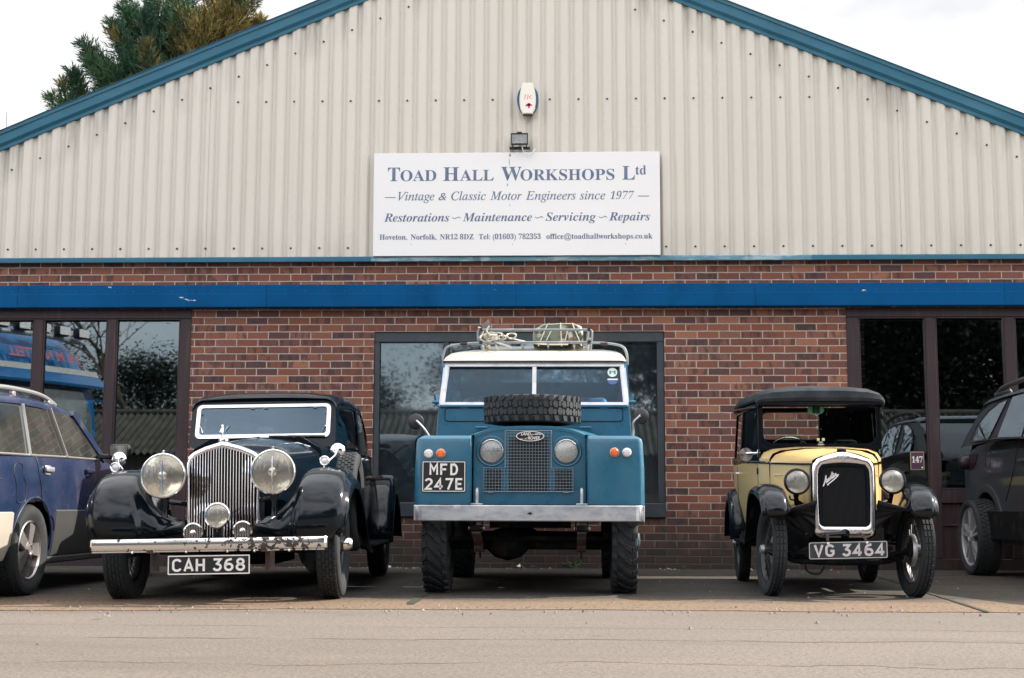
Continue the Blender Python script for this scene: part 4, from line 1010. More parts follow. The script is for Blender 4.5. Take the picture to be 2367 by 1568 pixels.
# hard top
g = MB(); rows = []
prof = [(0, 1.0), (.35, .985), (.60, .93), (.70, .80), (.742, .50), (.757, .15), (.760, 0)]
for y, zc in ((1.010, 0.02), (1.03, .35), (1.08, .68), (1.16, .86), (1.30, .96), (1.6, 1.0), (2.9, 1.0)):
    hf = .118 * zc; r = [(x, y, 1.832 + k * hf) for x, k in reversed(prof)]; rows.append([(-p[0], p[1], p[2]) for p in r][:-1] + r[::-1])
g.loft(rows); lp(g, "roof", m_cream, ang=50)
g = MB(); g.tube([(-.765, 2.95, 1.826), (-.765, 1.03, 1.826), (-.74, 1.0, 1.826), (.74, 1.0, 1.826), (.765, 1.03, 1.826), (.765, 2.95, 1.826)], .009, 6); lp(g, "gutter", m_black)
g = MB()
for s in (-1, 1):
    # door frame uprights, hard-top sides with window openings
    g.bar((s * .775, .86, 1.20), (s * .752, 1.04, 1.82), .03, .05); g.bar((s * .765, 1.70, 1.20), (s * .757, 1.70, 1.82), .02, .06)
    g.box((s * .758, 2.36, 1.78), (.012, 1.25, .08)); g.box((s * .762, 2.36, 1.30), (.012, 1.25, .22))
    for y in (1.80, 2.9): g.box((s * .760, y, 1.575), (.012, .14, .33))
    g.box((s * .756, 1.37, 1.80), (.02, .62, .03))
# rear panel with its window
fr = lambda u, v, w: (u, 2.95 + w, v)
g.ring([(-.76, .62), (.76, .62), (.76, 1.83), (-.76, 1.83)], [(-.43, 1.38), (.43, 1.38), (.43, 1.70), (-.43, 1.70)], 0, .03, fr); lp(g, "hard_top", m_lrb, ang=30)
g = MB(); g.prism([(-.43, 1.38), (.43, 1.38), (.43, 1.70), (-.43, 1.70)], .01, .016, fr); lp(g, "rear_window", m_wsg, flat=True)
for s in (-1, 1):
    g = MB(); g.box((s * .80, 1.27, .87), (.03, .83, .64), bev=.006); g.box((s * .808, 1.30, .80), (.02, .70, .40), bev=.008); dr = lp(g, "door", m_lrb)
    g = MB(); g.box((s * .767, 1.30, 1.50), (.006, .76, .58)); g.build("door_window", m_wsg, dr, flat=True)
    g = MB(); g.box((s * .80, 2.32, .95), (.04, 1.26, .50), bev=.008); lp(g, "rear_wing", m_lrb)
    g = MB(); g.box((s * .759, 2.34, 1.575), (.006, 1.0, .33)); lp(g, "side_window", m_wsg, flat=True)
g = MB(); g.box((0, 1.9, .60), (1.5, 2.1, .04)); g.box((0, 2.3, .80), (1.2, 1.2, .3)); lp(g, "floor_pan", m_under)
for x in (-.42, .40):
    g = MB(); g.box((x, 1.62, 1.27), (.44, .14, .62), bev=.05, seg=3, rot=(R(-9), 0, 0)); g.box((x, 1.42, .98), (.46, .46, .14), bev=.04, seg=2); lp(g, "seat", m_seatb)
g = MB(); g.tube([(-.40 + .215 * cos(t), 1.10 + .215 * sin(t) * .55, 1.375 + .215 * sin(t) * .835) for t in [2 * pi * i / 32 for i in range(32)]], .0125, 8, closed=True)
for a in (30, 150, 270): g.bar((-.40, 1.11, 1.36), (-.40 + .21 * cos(R(a)), 1.10 + .115 * sin(R(a)), 1.375 + .175 * sin(R(a))), .02, .008)
lp(g, "steering_wheel", m_black)
# mirrors on the wings
for s, zz, yy in ((-1, 1.268, .05), (1, 1.318, .18)):
    g = MB(); x = s * (.872 if s < 0 else .835); g.lathe([(0, -.022), (.03, -.020), (.055, -.008), (.060, .004), (.060, .010), (0, .010)], (x, yy, zz), 'y', 24, 0)
    g.lathe([(0, -.026), (.009, -.025), (.011, -.018)], (x + .01 * -s, yy, zz + .002), 'y', 10, 1)
    g.tube(cr([(x - s * .012, yy - .026, zz), (x - s * .06, yy - .02, zz - .05), (s * .775, yy, zz - .105), (s * .770, yy, 1.14)], 4), .0085, 8, 2); g.lathe([(.022, 0), (.02, .012), (0, .014)], (s * .770, yy, 1.138), 'z', 12, 2)
    lp(g, "wing_mirror", [m_black, m_chrome, m_alu])
# roof rack
g = MB(); T = lambda pts, r=.0105: g.tube(pts, r, 8)
for y in (1.16, 1.75, 2.45):
    T(cr([(-.775, y, 1.815), (-.772, y, 1.90), (-.735, y, 1.968), (-.62, y, 1.990), (-.45, y, 2.002), (0, y, 2.005), (.45, y, 2.002), (.62, y, 1.995), (.735, y, 1.968), (.772, y, 1.90), (.775, y, 1.815)], 5))
    for s in (-1, 1):
        g.box((s * .772, y, 1.84), (.014, .03, .07), 0); T(cr([(s * .40, y, 1.985), (s * .462, y, 1.995), (s * .478, y, 2.03), (s * .478, y, 2.10), (s * .44, y, 2.112)], 4), .010)
for z in (2.005, 2.112):
    c = .452; T([(-c, 1.16, z), (c, 1.16, z)], .0105); T([(-c, 2.45, z), (c, 2.45, z)], .0105)
    for s in (-1, 1): T([(s * c, 1.16, z), (s * c, 2.45, z)], .0115)
for i in range(4): T([(-.33 + .22 * i, 1.16, 1.985), (-.33 + .22 * i, 2.45, 1.985)], .009)
T([(-.44, 1.5, 1.985), (.44, 1.5, 1.985)], .010)
for s in (-1, 1):
    g.box((s * .455, 1.155, 2.112), (.024, .03, .03), 1); g.box((s * .455, 1.155, 2.005), (.024, .03, .03), 1)
for x in (-.60, .58): g.tube([(x - .03, 1.16, 1.991 + .002), (x + .03, 1.16, 1.993)], .0138, 8, 2)
lp(g, "roof_rack", [mat("rack_tube_steel", (.24, .27, .30), .5, .6, var=[((.36, .38, .40), 8, .5, .7)]), m_black, m_rust])
# chassis, axle, springs
g = MB(); g.cyl((-.60, .02, .36), (.60, .02, .36), .045, n=12); g.lathe([(.05, -.15), (.10, -.10), (.128, 0), (.10, .10), (.05, .15)], (-.17, .02, .36), 'x', 20); g.bar((-.60, -.10, .40), (.60, -.10, .40), .03, .03)
for s in (-1, 1): g.bar((s * .375, -.40, .575), (s * .375, 2.9, .60), .075, .11)
g.box((0, -.38, .60), (.76, .06, .09)); g.box((0, .3, .60), (.6, .8, .25)); g.cyl((-.6, 2.26, .37), (.6, 2.26, .37), .045); g.lathe([(.05, -.16), (.15, 0), (.05, .16)], (-.17, 2.26, .37), 'x', 16); g.box((0, 2.9, .62), (1.4, .06, .10))
lp(g, "chassis", m_under)
for s in (-1, 1):
    g = MB(); x = s * .375
    g.cyl((x - .036, -.46, .478), (x + .036, -.46, .478), .024, n=12, m=1); g.cyl((x - .055, -.46, .478), (x + .062, -.46, .478), .010, n=6, m=2); g.box((x - .043, -.44, .50), (.010, .06, .10), 1); g.box((x + .043, -.44, .50), (.010, .06, .10), 1)
    for k in range(8):
        L_ = .46 - .05 * k; g.tube([(x, -L_, .455 - .014 * k - .012 * 0 + .0), (x, -L_ * .5, .395 - .016 * k), (x, 0, .365 - .016 * k), (x, L_, .43 - .016 * k)], .006, 4)
        g.loft([[(x + dx, y, z - .015 * k) for dx, y, z in ((-.033, -L_, .452), (.033, -L_, .452))], [(x + dx, y, z - .015 * k) for dx, y, z in ((-.033, -.2, .405), (.033, -.2, .405))], [(x + dx, y, z - .015 * k) for dx, y, z in ((-.033, .3, .40), (.033, .3, .40))]])
        g.box((x, -L_, .447 - .015 * k), (.066, .012, .011))
    lp(g, "leaf_spring", [m_rust, m_under, m_alu])
# ---- load on the rack
m_camo = mat("camouflage_canvas", (.15, .19, .14), .85, var=[((.26, .13, .09), 5.5, .53, .57), ((.50, .48, .42), 4.6, .56, .60), ((.06, .085, .06), 5.5, .56, .60)], bump=(14, .3))
m_rope = mat("white_rope", (.58, .55, .48), .8)
m_spade = mat("worn_spade_steel", (.13, .115, .105), .5, .6, var=[((.07, .06, .055), 6, .45, .65)])
def on_rack(x, y, z):
    a = R(0); return (-.285 + x * cos(a) - y * sin(a), -4.07 + x * sin(a) + y * cos(a), z)
bg_ = empty("kit_bag", on_rack(.195, 1.55, 1.995), 0, "camouflaged kit bag corded down on the roof rack", "bag")
g = MB(); rows = []
for y, k in ((-.19, .86), (-.20, .93), (-.17, 1.0), (.12, 1.0), (.17, .94), (.18, .86)):
    rows.append([(.215 * k * u, y, .012 + (.175 * v) * k + .01) for u, v in ((-1, 0), (-1.02, .45), (-.98, .72), (-.62, .98), (0, 1.03), (.62, 1.03), (.93, .86), (1.0, .55), (1, 0))])
g.loft(rows, capa=True, capb=True); g.build("body", m_camo, bg_, ang=50)
g = MB()
for a, b in (((-.17, -.205, 0), (-.09, -.205, .192)), ((.03, -.21, 0), (.02, -.21, .20)), ((.20, -.205, 0), (.12, -.205, .198)), ((-.10, -.21, .05), (-.06, -.21, .13)), ((.06, -.21, .05), (.08, -.21, .13))): g.tube([a, b], .005, 6)
for x in (-.08, .02, .12): g.tube([(x, -.20, .197), (x + .01, .15, .200)], .005, 6)
g.build("cord", m_rope, bg_)
g = MB(); g.box((.02, -.207, .09), (.04, .008, .022), bev=.003); g.ring(rrect(-.17, .02, -.05, .085, .02), rrect(-.16, .03, -.06, .075, .015), -.208, -.200, XZ(0)); g.build("pocket", m_camo, bg_)
sd = empty("spade", on_rack(-.415, 1.28, 2.0), 0, "worn steel spade blade standing upright at the left end of the roof rack", "spade")
g = MB(); rows = []
for z, a, b in ((-.0, -.035, .035), (.05, -.055, .030), (.11, -.058, .028), (.16, -.045, .026), (.205, -.005, .022), (.215, .012, .020)):
    rows.append([(a, 0, z), ((a + b) / 2 + .0, -.014, z), (b, .0, z)])
g.loft(rows); g.loft([[(p[0], p[1] + .004, p[2]) for p in r] for r in rows]); g.build("blade", m_spade, sd)
g = MB(); g.tube([(.0, .03, .01), (-.02, .9, .01)], .016, 8); g.build("handle", m_inwood, sd)
random.seed(7)
g = MB()
for k in range(9):
    c = (random.uniform(-.10, .13), random.uniform(-.03, .03), random.uniform(.02, .06)); r0 = random.uniform(.025, .05); ph = random.uniform(0, 6)
    g.tube([(c[0] + r0 * cos(t + ph) * 1.2, c[1] + .02 * sin(2 * t), c[2] + r0 * .7 * sin(t + ph)) for t in [2 * pi * i / 18 for i in range(18)]], .0075, 6, closed=True)
g.tube(cr([(-.06, -.02, .14), (-.085, -.02, .10), (-.05, -.02, .05), (.0, -.02, .0), (.09, -.02, -.03), (.12, -.01, -.045)], 5), .0085, 6)
g.tube(cr([(-.11, -.02, -.04), (-.14, 0, .02), (-.12, 0, .10), (-.16, 0, .13)], 5), .007, 6)
g.tube(cr([(.10, 0, .04), (.35, .1, .0), (.60, .1, -.005)], 5), .006, 6)
o = g.build("rope_bundle", m_rope, None, loc=on_rack(-.32, 1.17, 2.005)); tag(o, "tangle of white rope tied over the front rail of the roof rack", "rope")
# ================================================================== black saloon
m_bk = mat("black_coachwork", (.0025, .0055, .0095), .11, coat=.0, spec=.34)
m_lensy = glass("fluted_lamp_glass", (.97, .95, .84), 1.6, .05, bump=.8, stretch=(70, 1, 7), dirt=.20, dirtcol=(.93, .92, .86))
m_slat = mat("radiator_slat_chrome", (.80, .80, .83), .10, 1.0)
m_bump = mat("flaking_bumper_chrome", (.78, .77, .76), .10, .95, rvar=(12, .05, .2))
def flake(m):
    """rust flakes on the car's left half of the bumper"""
    nt = m.node_tree; b = nt.nodes['Principled BSDF']; tc = nt.nodes.new('ShaderNodeTexCoord'); sp = nt.nodes.new('ShaderNodeSeparateXYZ'); nt.links.new(tc.outputs['Object'], sp.inputs[0])
    side = _math(nt, 'MULTIPLY', _rng(nt, sp.outputs['X'], -.25, .30), _rng(nt, sp.outputs['X'], .78, .60))
    n = _noise(nt, tc.outputs['Object'], 26, 3, .6); k = _rng(nt, _math(nt, 'ADD', n, _math(nt, 'MULTIPLY', side, .15)), .638, .648)
    nt.links.new(_mix(nt, (.78, .77, .76), (.045, .035, .032), k), b.inputs['Base Color'])
    nt.links.new(_rng(nt, k, 0, 1, .95, 0), b.inputs['Metallic']); nt.links.new(_rng(nt, k, 0, 1, .10, .8), b.inputs['Roughness'])
flake(m_bump)
m_scr = glass("saloon_windscreen", (.60, .68, .76), 1.3, .05, sheen=(.68, .86, 1))
m_trim = mat("saloon_leather", (.05, .018, .014), .5)
BE = empty("vintage_saloon", (-2.314, -4.93, -.004), R(2.7), "long black vintage saloon with big chrome headlamps and a tall slatted radiator", "car", ry=R(-1.1))
def bp(mb, name, mats, parent=None, **k): return mb.build(name, mats, parent or BE, **k)
# wheels
def spoke_wheel(parent, r_rim, w, hub_r, hub_out, n, m_sp, capm=None, cap_r=.05):
    g = MB(); g.lathe([(r_rim + .012, -w * .45), (r_rim - .012, -w * .38), (r_rim - .022, 0), (r_rim - .012, w * .38), (r_rim + .012, w * .45), (r_rim + .004, 0)], n=40, closed=True)
    g.lathe([(0, -.05), (hub_r * 1.15, -.05), (hub_r * 1.1, -.02), (hub_r, .02), (hub_r * .8, hub_out), (0, hub_out)], n=20)
    for i in range(n):
        a = 2 * pi * i / n
        for da, h0, h1 in ((.22, hub_out * .75, -w * .1), (-.22, -.03, w * .12)):
            g.tube([(h0, hub_r * cos(a), hub_r * sin(a)), (h1, (r_rim - .015) * cos(a + da), (r_rim - .015) * sin(a + da))], .0026, 4, caps=False)
    return g.build("wheel", m_sp, parent)
ty = tyre_mesh(.365, .158, .232, rect_rows(.118, 5, .007, .24, .5), 46, .008).build("tyre", m_rubberd)
wo = spoke_wheel(BE, .232, .12, .062, .075, 28, mat("wheel_black", (.01, .011, .013), .35, coat=.3)); ty.parent = wo
g = MB(); g.lathe([(0, .135), (.030, .133), (.040, .12), (.048, .09), (.05, .07)], n=16); g.box((.118, 0, 0), (.02, .15, .028), bev=.006); g.build("hub_nut", m_chrome, wo)
wo.location = (.705, 0, .362)
for x, y in ((-.705, 0), (.72, 3.2), (-.72, 3.2)): share(wo, BE, (x, y, .362), (R(23 * x + y * 9), 0, 0 if x > 0 else pi))
# ---- fenders: stations along the wing, section points hung off the crown
def fender(path, section, s, name="front_wing"):
    """path: (y, z); section(t) -> list of (x, inset); swept along the local normal"""
    P = cr([p[:2] for p in path], 5); n = len(P); rows = []
    for i, (y, z) in enumerate(P):
        a = P[max(i - 1, 0)]; b = P[min(i + 1, n - 1)]; ty_, tz = b[0] - a[0], b[1] - a[1]; l = sqrt(ty_ ** 2 + tz ** 2) or 1
        ny, nz = -tz / l, ty_ / l
        rows.append([(s * x, y - ny * d, z - nz * d) for x, d in section(i / (n - 1))])
    g = MB(); g.loft(rows); return g
FP = [(-.470, .400), (-.515, .445), (-.535, .52), (-.525, .62), (-.475, .72), (-.38, .80), (-.24, .858), (-.05, .885), (.14, .872), (.32, .815), (.50, .71), (.66, .575), (.82, .44), (1.0, .345), (1.2, .30)]
def fsec(t):
    u = lerp(((0, .70), (.10, .92), (.22, 1), (.6, 1), (.8, .85), (1, .62)), t)      # flare
    lip = lerp(((0, .02), (.15, .09), (.4, .15), (.7, .14), (1, .03)), t)
    din = lerp(((0, .05), (.1, .11), (.25, .20), (.4, .29), (.6, .40), (.8, .30), (1, .05)), t)
    xin = lerp(((0, .235), (.1, .255), (.25, .33), (.4, .40), (.6, .42), (.8, .44), (1, .50)), t)
    xo = lerp(((0, .79), (.10, .832), (.22, .853), (.55, .858), (.8, .862), (1, .86)), t)
    xr = lerp(((0, .49), (.2, .52), (.45, .55), (1, .58)), t)
    pts = [(xo + .004, lip), (xo + .012, lip * .92), (xo + .008, lip * .55 + .012), (xo - .012, .038 + lip * .2), (xo - .045, .020), (xo - .095, .005), ((xo + xr) / 2 - .01, -.003), (xr + .06, -.001), (xr + .02, .006), (xr - .004, .022),
           (xr - .02, .040)] + [(xr - .02 - (xr - .02 - xin) * f, .040 + din * f ** 1.15) for f in (.15, .35, .55, .75, .9, 1)] + [(xin - .015, .07 + din * 1.2)]
    return cr(pts, 2)
for s in (-1, 1):
    g = fender(FP, fsec, s); bp(g, "front_wing", m_bk, ang=60)
    # bead along the wing's edge
RP = [(2.62, .30), (2.60, .40), (2.62, .52), (2.68, .66), (2.78, .78), (2.93, .87), (3.12, .905), (3.32, .87), (3.50, .76), (3.62, .60), (3.68, .44), (3.70, .34)]
def rsec(t):
    lip = lerp(((0, .03), (.3, .17), (.7, .17), (1, .03)), t)
    return cr([(.895, lip), (.903, lip * .9), (.897, lip * .4 + .01), (.87, .012), (.82, 0), (.74, .0), (.66, .012), (.60, .06), (.56, .16)], 2)
for s in (-1, 1): bp(fender(RP, rsec, s), "rear_wing", m_bk, ang=60)
for s in (-1, 1):
    g = MB(); g.box((s * .765, 1.92, .315), (.21, 1.42, .035), bev=.01); g.tube([(s * .868, 1.2, .318), (s * .868, 2.6, .318)], .010, 6)
    bp(g, "running_board", m_under)
# ---- radiator
RX = .022
RO = [(-.236, .400), (-.243, .55), (-.247, .80), (-.247, .925), (-.236, .962), (-.20, .990), (-.12, 1.024), (-.04, 1.046), (0, 1.056)]
RO = RO + [(-x, z) for x, z in reversed(RO[:-1])]
RI = [(x * .885, .965 * (z - .40) + .408 if z < .9 else z - .036 - .012 * (1 - abs(x) / .25)) for x, z in RO]
def vee(u): return .050 * abs(u) / .247
fr = lambda u, v, w: (u, -.415 + vee(u) + w, v)
g = MB(); mixr = lambda k: [(a[0] + (b[0] - a[0]) * k, a[1] + (b[1] - a[1]) * k) for a, b in zip(RO, RI)]
g.loft([[fr(u, v, w) for u, v in mixr(k)] for k, w in ((0, .020), (0, .010), (.08, -.001), (.25, -.010), (.5, -.014), (.75, -.010), (.93, .0), (1, .012), (1, .03))], closed=True)
g.loft([[fr(u, v, .018) for u, v in RO], [(u, -.20, v) for u, v in RO]]); bp(g, "radiator_shell", m_chrome, ang=75, loc=(RX, 0, 0))
g = MB(); g.prism([(x * .99, z - .005) for x, z in RI], .03, .05, fr); bp(g, "radiator_core", m_core, loc=(RX, 0, 0))
g = MB(); N_ = 23
for i in range(N_):
    x = -.205 + .41 * i / (N_ - 1); zt = lerp([(-.25, .93), (-.2, .955), (-.12, .985), (0, 1.012), (.12, .985), (.2, .955), (.25, .93)], x); y = -.418 + vee(x)
    g.tube([(x, y, .412), (x, y, zt)], .0046, 8)
    g.box((x, y + .016, (.412 + zt) / 2), (.003, .026, zt - .412), 1)
bp(g, "radiator_slats", [m_slat, m_core], loc=(RX, 0, 0))
g = MB(); g.lathe([(.034, 0), (.036, .012), (.032, .028), (.020, .034), (0, .036)], (0, -.37, 1.052), 'z', 20); cap = bp(g, "radiator_cap", m_chrome, loc=(RX, 0, 0))
g = MB()   # winged mascot
g.tube([(-.002, -.365, 1.085), (-.012, -.385, 1.12), (-.004, -.375, 1.155)], [.010, .014, .007], 8); g.lathe([(0, -.02), (.009, -.012), (.011, 0), (.008, .010), (0, .014)], (-.004, -.392, 1.158), 'y', 10)
for s in (-1, 1):
    W1 = [(s * .006, -.372, 1.13), (s * .014, -.345, 1.160), (s * .026, -.31, 1.166), (s * .028, -.31, 1.154), (s * .022, -.335, 1.13), (s * .012, -.362, 1.105)]
    g.add(W1 + [(p[0], p[1] + .006, p[2]) for p in W1], [tuple(range(6)), tuple(range(6, 12))[::-1]] + [(i, (i + 1) % 6, 6 + (i + 1) % 6, 6 + i) for i in range(6)])
g.build("mascot", m_chrome, cap)
# ---- bonnet
g = MB(); rows = []
for y, zc, hw, zs, xs_ in ((-.21, 1.050, .240, .945, .16), (.1, 1.078, .300, .965, .21), (.5, 1.112, .385, .995, .28), (.95, 1.150, .475, 1.030, .36), (1.02, 1.155, .49, 1.035, .37)):
    half = [(hw, .50), (hw + .004, .75), (hw, zs - .05), (hw - .012, zs - .012), (hw - .035, zs + .012), (xs_, zs + (zc - zs) * .55), (xs_ * .55, zs + (zc - zs) * .86), (0, zc)]
    rows.append([(x, y, z) for x, z in half] + [(-x, y, z) for x, z in reversed(half[:-1])])
g.loft(rows); bp(g, "bonnet", m_bk, ang=30, loc=(.014, 0, 0))
for s in (-1, 1):
    g = MB()
    for i in range(26):
        y = .02 + .033 * i; hw = lerp(((-.21, .240), (.1, .300), (.5, .385), (.95, .475)), y) + .004; g.box((s * hw, y, .77), (.012, .008, .17), rot=(0, 0, s * R(-12 - 20)), bev=.003)
    bp(g, "bonnet_louvres", m_slat)
g = MB()
for s in (-1, 1):      # bright hinge mouldings on the bonnet
    for k, (a, b) in enumerate((((.17, .955), (.36, 1.052)), ((.10, 1.0), (.30, 1.088)))):
        pts = []
        for y in (-.18, .1, .5, .9):
            t = (y + .18) / 1.08; pts.append((s * (a[0] + (b[0] - a[0]) * t), y, a[1] + (b[1] - a[1]) * t + .018))
        g.tube(pts, .0042, 6)
    g.tube([(s * .300, .9, 1.106), (s * .40, .93, 1.075), (s * .36, .9, 1.072)], .004, 6)
g.tube([(0, -.2, 1.056), (0, .5, 1.118), (0, 1.0, 1.160)], .0045, 6)
bp(g, "bonnet_moulding", m_chrome, loc=(.014, 0, 0))
for s in (-1, 1):
    g = MB(); g.tube([(s * .30, .18, .935), (s * .34, .18, .935)], .006, 6); g.lathe([(0, 0), (.010, .003), (0, .016)], (s * .34, .18, .935), 'x', 8); bp(g, "bonnet_catch", m_chrome)
# ---- body: lower tub and cowl
def hw_at(y): return lerp(((.95, .492), (1.15, .545), (1.35, .592), (1.8, .672), (2.3, .705), (2.8, .700), (3.2, .655), (3.6, .56), (3.95, .40)), y)
g = MB(); rows = []
for y, top in ((.97, 1.150), (1.05, 1.150), (1.14, 1.138), (1.22, 1.118), (1.4, 1.10), (1.8, 1.10), (2.3, 1.10), (2.8, 1.10), (3.2, 1.09), (3.6, .98), (3.9, .78), (4.0, .60)):
    h = hw_at(y); zb = .34; bz = min(1.045, top - .04)
    half = [(h - .06, zb), (h - .02, zb + .10), (h, .62 if bz > .7 else zb + .15), (h + .002, bz - .12), (h - .004, bz), (h - .022, bz + .028), (h * .72, top - .01), (h * .4, top), (0, top + .004)]
    rows.append([(x, y, z) for x, z in half] + [(-x, y, z) for x, z in reversed(half[:-1])])
g.loft(rows, capb=True, capa=True); bp(g, "body", m_bk, ang=40)
# cabin: roof and pillars
def hb(y): return hw_at(y) - .012
def htp(y): return lerp(((1.25, .548), (1.8, .600), (2.3, .625), (2.8, .600), (3.2, .52), (3.45, .42)), y)
def zr(y): return lerp(((1.25, 1.455), (1.5, 1.500), (1.8, 1.508), (2.3, 1.500), (2.8, 1.465), (3.2, 1.380), (3.45, 1.27)), y)
g = MB(); rows = []
for y in (1.300, 1.33, 1.5, 1.8, 2.1, 2.4, 2.7, 3.0, 3.2, 3.35, 3.45):
    z = zr(y); h = htp(y); cz = .042 if y > 1.31 else .03
    half = [(h + .02, z - .06), (h + .012, z - .03), (h - .006, z - .006), (h - .05, z + .016), (h * .6, z + cz * .85), (h * .3, z + cz * .98), (0, z + cz)]
    rows.append([(x, y, q) for x, q in half] + [(-x, y, q) for x, q in reversed(half[:-1])])
g.loft(rows); g.loft([[(p[0], 1.30, p[2]) for p in rows[0]], [(p[0] * .985, 1.288, p[2] - .012) for p in rows[0]], [(p[0] * .93, 1.33, p[2] - .03) for p in rows[0]]])
bp(g, "roof", m_bk, ang=40)
def side_pt(s, y, t):  # t 0 belt .. 1 cant rail
    return (s * (hb(y) * (1 - t) + (htp(y) + .016) * t - .02 * (1 - t) + .012 * sin(pi * t)), y, 1.072 + (zr(y) - .05 - 1.072) * t)
for s in (-1, 1):
    g = MB()
    def panel(y0, y1, t0, t1, sl=0):
        rows = []
        for t in [t0 + (t1 - t0) * i / 4 for i in range(5)]: rows.append([side_pt(s, y0 + sl * t + (y1 - y0) * q / 3, t) for q in range(4)])
        g.loft(rows)
    panel(1.215, 1.285, 0, 1, .09); panel(1.29, 2.9, .90, 1); panel(1.22, 3.3, 0, .06); panel(2.03, 2.11, .05, .92); panel(2.80, 3.42, 0, 1)
    bp(g, "pillars", m_bk, ang=50)
m_sidew = glass("saloon_side_glass", (.35, .40, .42), 1.6, .03)
for s in (-1, 1):
    for y0, y1 in ((1.30, 2.03), (2.11, 2.80)):
        g = MB(); rows = []
        for t in (.05, .3, .6, .9): rows.append([tuple(Vector(side_pt(s, y0 + .06 * t * (y0 < 1.5) + (y1 - y0 - .06 * t * (y0 < 1.5)) * q / 3, t)) + Vector((-s * .008, 0, 0))) for q in range(4)])
        g.loft(rows); bp(g, "side_window", m_sidew, ang=50)
# front: pillar panel round the windscreen
fs = lambda u, v, w: (u, 1.205 + (v - 1.14) * .36 + w, v)
OT = rrect(-.572, 1.085, .572, 1.478, .05); OT = [(u * (1 - (v - 1.1) * .05), v) for u, v in OT]
IN = rrect(-.520, 1.168, .520, 1.425, .035)
g = MB(); g.ring(OT, IN, 0, .03, fs); bp(g, "scuttle_panel", m_bk, ang=40)
I2 = rrect(-.496, 1.192, .496, 1.408, .022)
g = MB(); g.ring(rrect(-.527, 1.162, .527, 1.432, .04), I2, -.012, .012, fs); bp(g, "windscreen_frame", m_chromew, ang=30)
g = MB(); g.prism(I2, -.002, .003, fs); bp(g, "windscreen", m_scr, flat=True)
g = MB()
for s in (-1, 1):
    g.box(fs(s * .487, 1.36, -.016), (.010, .012, .010), 0); g.bar(fs(s * .483, 1.245, -.016), fs(s * .467, 1.205, -.016), .006, .006); g.box(fs(s * .489, 1.25, -.018), (.016, .014, .012), bev=.003)
for x in (-.09, .01, .40): g.box(fs(x, 1.400, -.010), (.03, .01, .006))
bp(g, "windscreen_fittings", m_chrome)
g = MB()
for x0, x1 in ((.10, .27), (.20, .49), (.05, .30)): g.bar(fs(x0, 1.176, -.022), fs(x1, 1.172, -.024), .010, .006)
bp(g, "wiper", m_black)
g = MB(); g.box((0, 3.50, 1.185), (.80, .02, .18)); g.ring(rrect(-.41, 1.15, .41, 1.36, .05), rrect(-.26, 1.19, .26, 1.30, .04), 0, .02, lambda u, v, w: (u, 3.36 + w, v)); bp(g, "rear_panel", m_trim)
for x in (-.30, .30):
    g = MB(); g.box((x, 1.98, 1.00), (.48, .14, .42), bev=.05, seg=2); bp(g, "seat", m_trim)
g = MB(); g.tube([(-.25 + .20 * cos(t), 1.48 + .20 * sin(t) * .5, 1.10 + .20 * sin(t) * .86) for t in [2 * pi * i / 28 for i in range(28)]], .011, 8, closed=True); bp(g, "steering_wheel", m_black)
g = MB(); g.box((.0, 1.36, 1.238), (.118, .016, .046), bev=.008); g.bar((0, 1.36, 1.215), (0, 1.33, 1.18), .008, .008); bp(g, "interior_mirror", m_chrome)
# ---- lamps
for x, z, r, nm in ((-.346, .833, .147, "headlamp"), (.372, .848, .147, "headlamp"), (.024, .570, .083, "pass_lamp")):
    y = -.50 if r > .1 else -.56
    o = lamp(nm, BE, (x, y, z), r, m_chrome, .19 if r > .1 else .10, m_lensy, .022 if r > .1 else .014, 40, .011)
    if r > .1:
        g = MB(); g.tube([(x, y - .022, z + .10), (x, y - .028, z), (x, y - .022, z - .12)], .0035, 6); g.tube([(x, y - .005, z + r + .004), (x, y + .012, z + r + .012)], .010, 8)
        g.lathe([(.030, -.012), (.032, -.018), (.028, -.024), (.014, -.026), (.010, -.034), (0, -.035)], (x, y + .006, z), 'y', 20); g.build("lamp_trim", m_chrome, o)
        g = MB(); g.tube([(x, y + .06, z - r * .9), (x, y + .07, z - r - .06), (x, y + .06, .56)], [.035, .018, .022], 10); g.tube([(-x * 0 + x, y + .07, z - r - .02), (x * .62, y + .18, z - r - .04)], .016, 8); g.build("lamp_stalk", m_bk, o)
g = MB(); g.box((.024, -.53, .455), (.055, .02, .075)); g.tube([(.024, -.53, .40), (.024, -.53, .5)], .014, 8); bp(g, "lamp_bracket", m_bk)
for x, z in ((-.122, .462), (.196, .470)):
    g = MB(); r = .064; g.lathe([(r - .008, -.006), (r, -.004), (r + .001, .006), (r * .9, .03), (.02, .05), (0, .05)], (x, -.60, z), 'y', 28)
    for i in range(-5, 6):
        u = i * .0105; h = sqrt(max((r - .006) ** 2 - u * u, 1e-6))
        for a, b in ((.016, h), (-h, -.016)) if abs(u) < .02 else ((-h, h),): g.box((x + u, -.605, z + (a + b) / 2), (.005, .006, b - a))
    g.lathe([(.018, -.010), (.012, -.014), (0, -.015)], (x, -.598, z), 'y', 16); hn = bp(g, "horn", m_chrome)
    h2 = MB(); h2.lathe([(0, .004), (r - .008, .004), (r - .006, -.001)], (x, -.60, z), 'y', 20); h2.build("horn_mesh", m_core, hn)
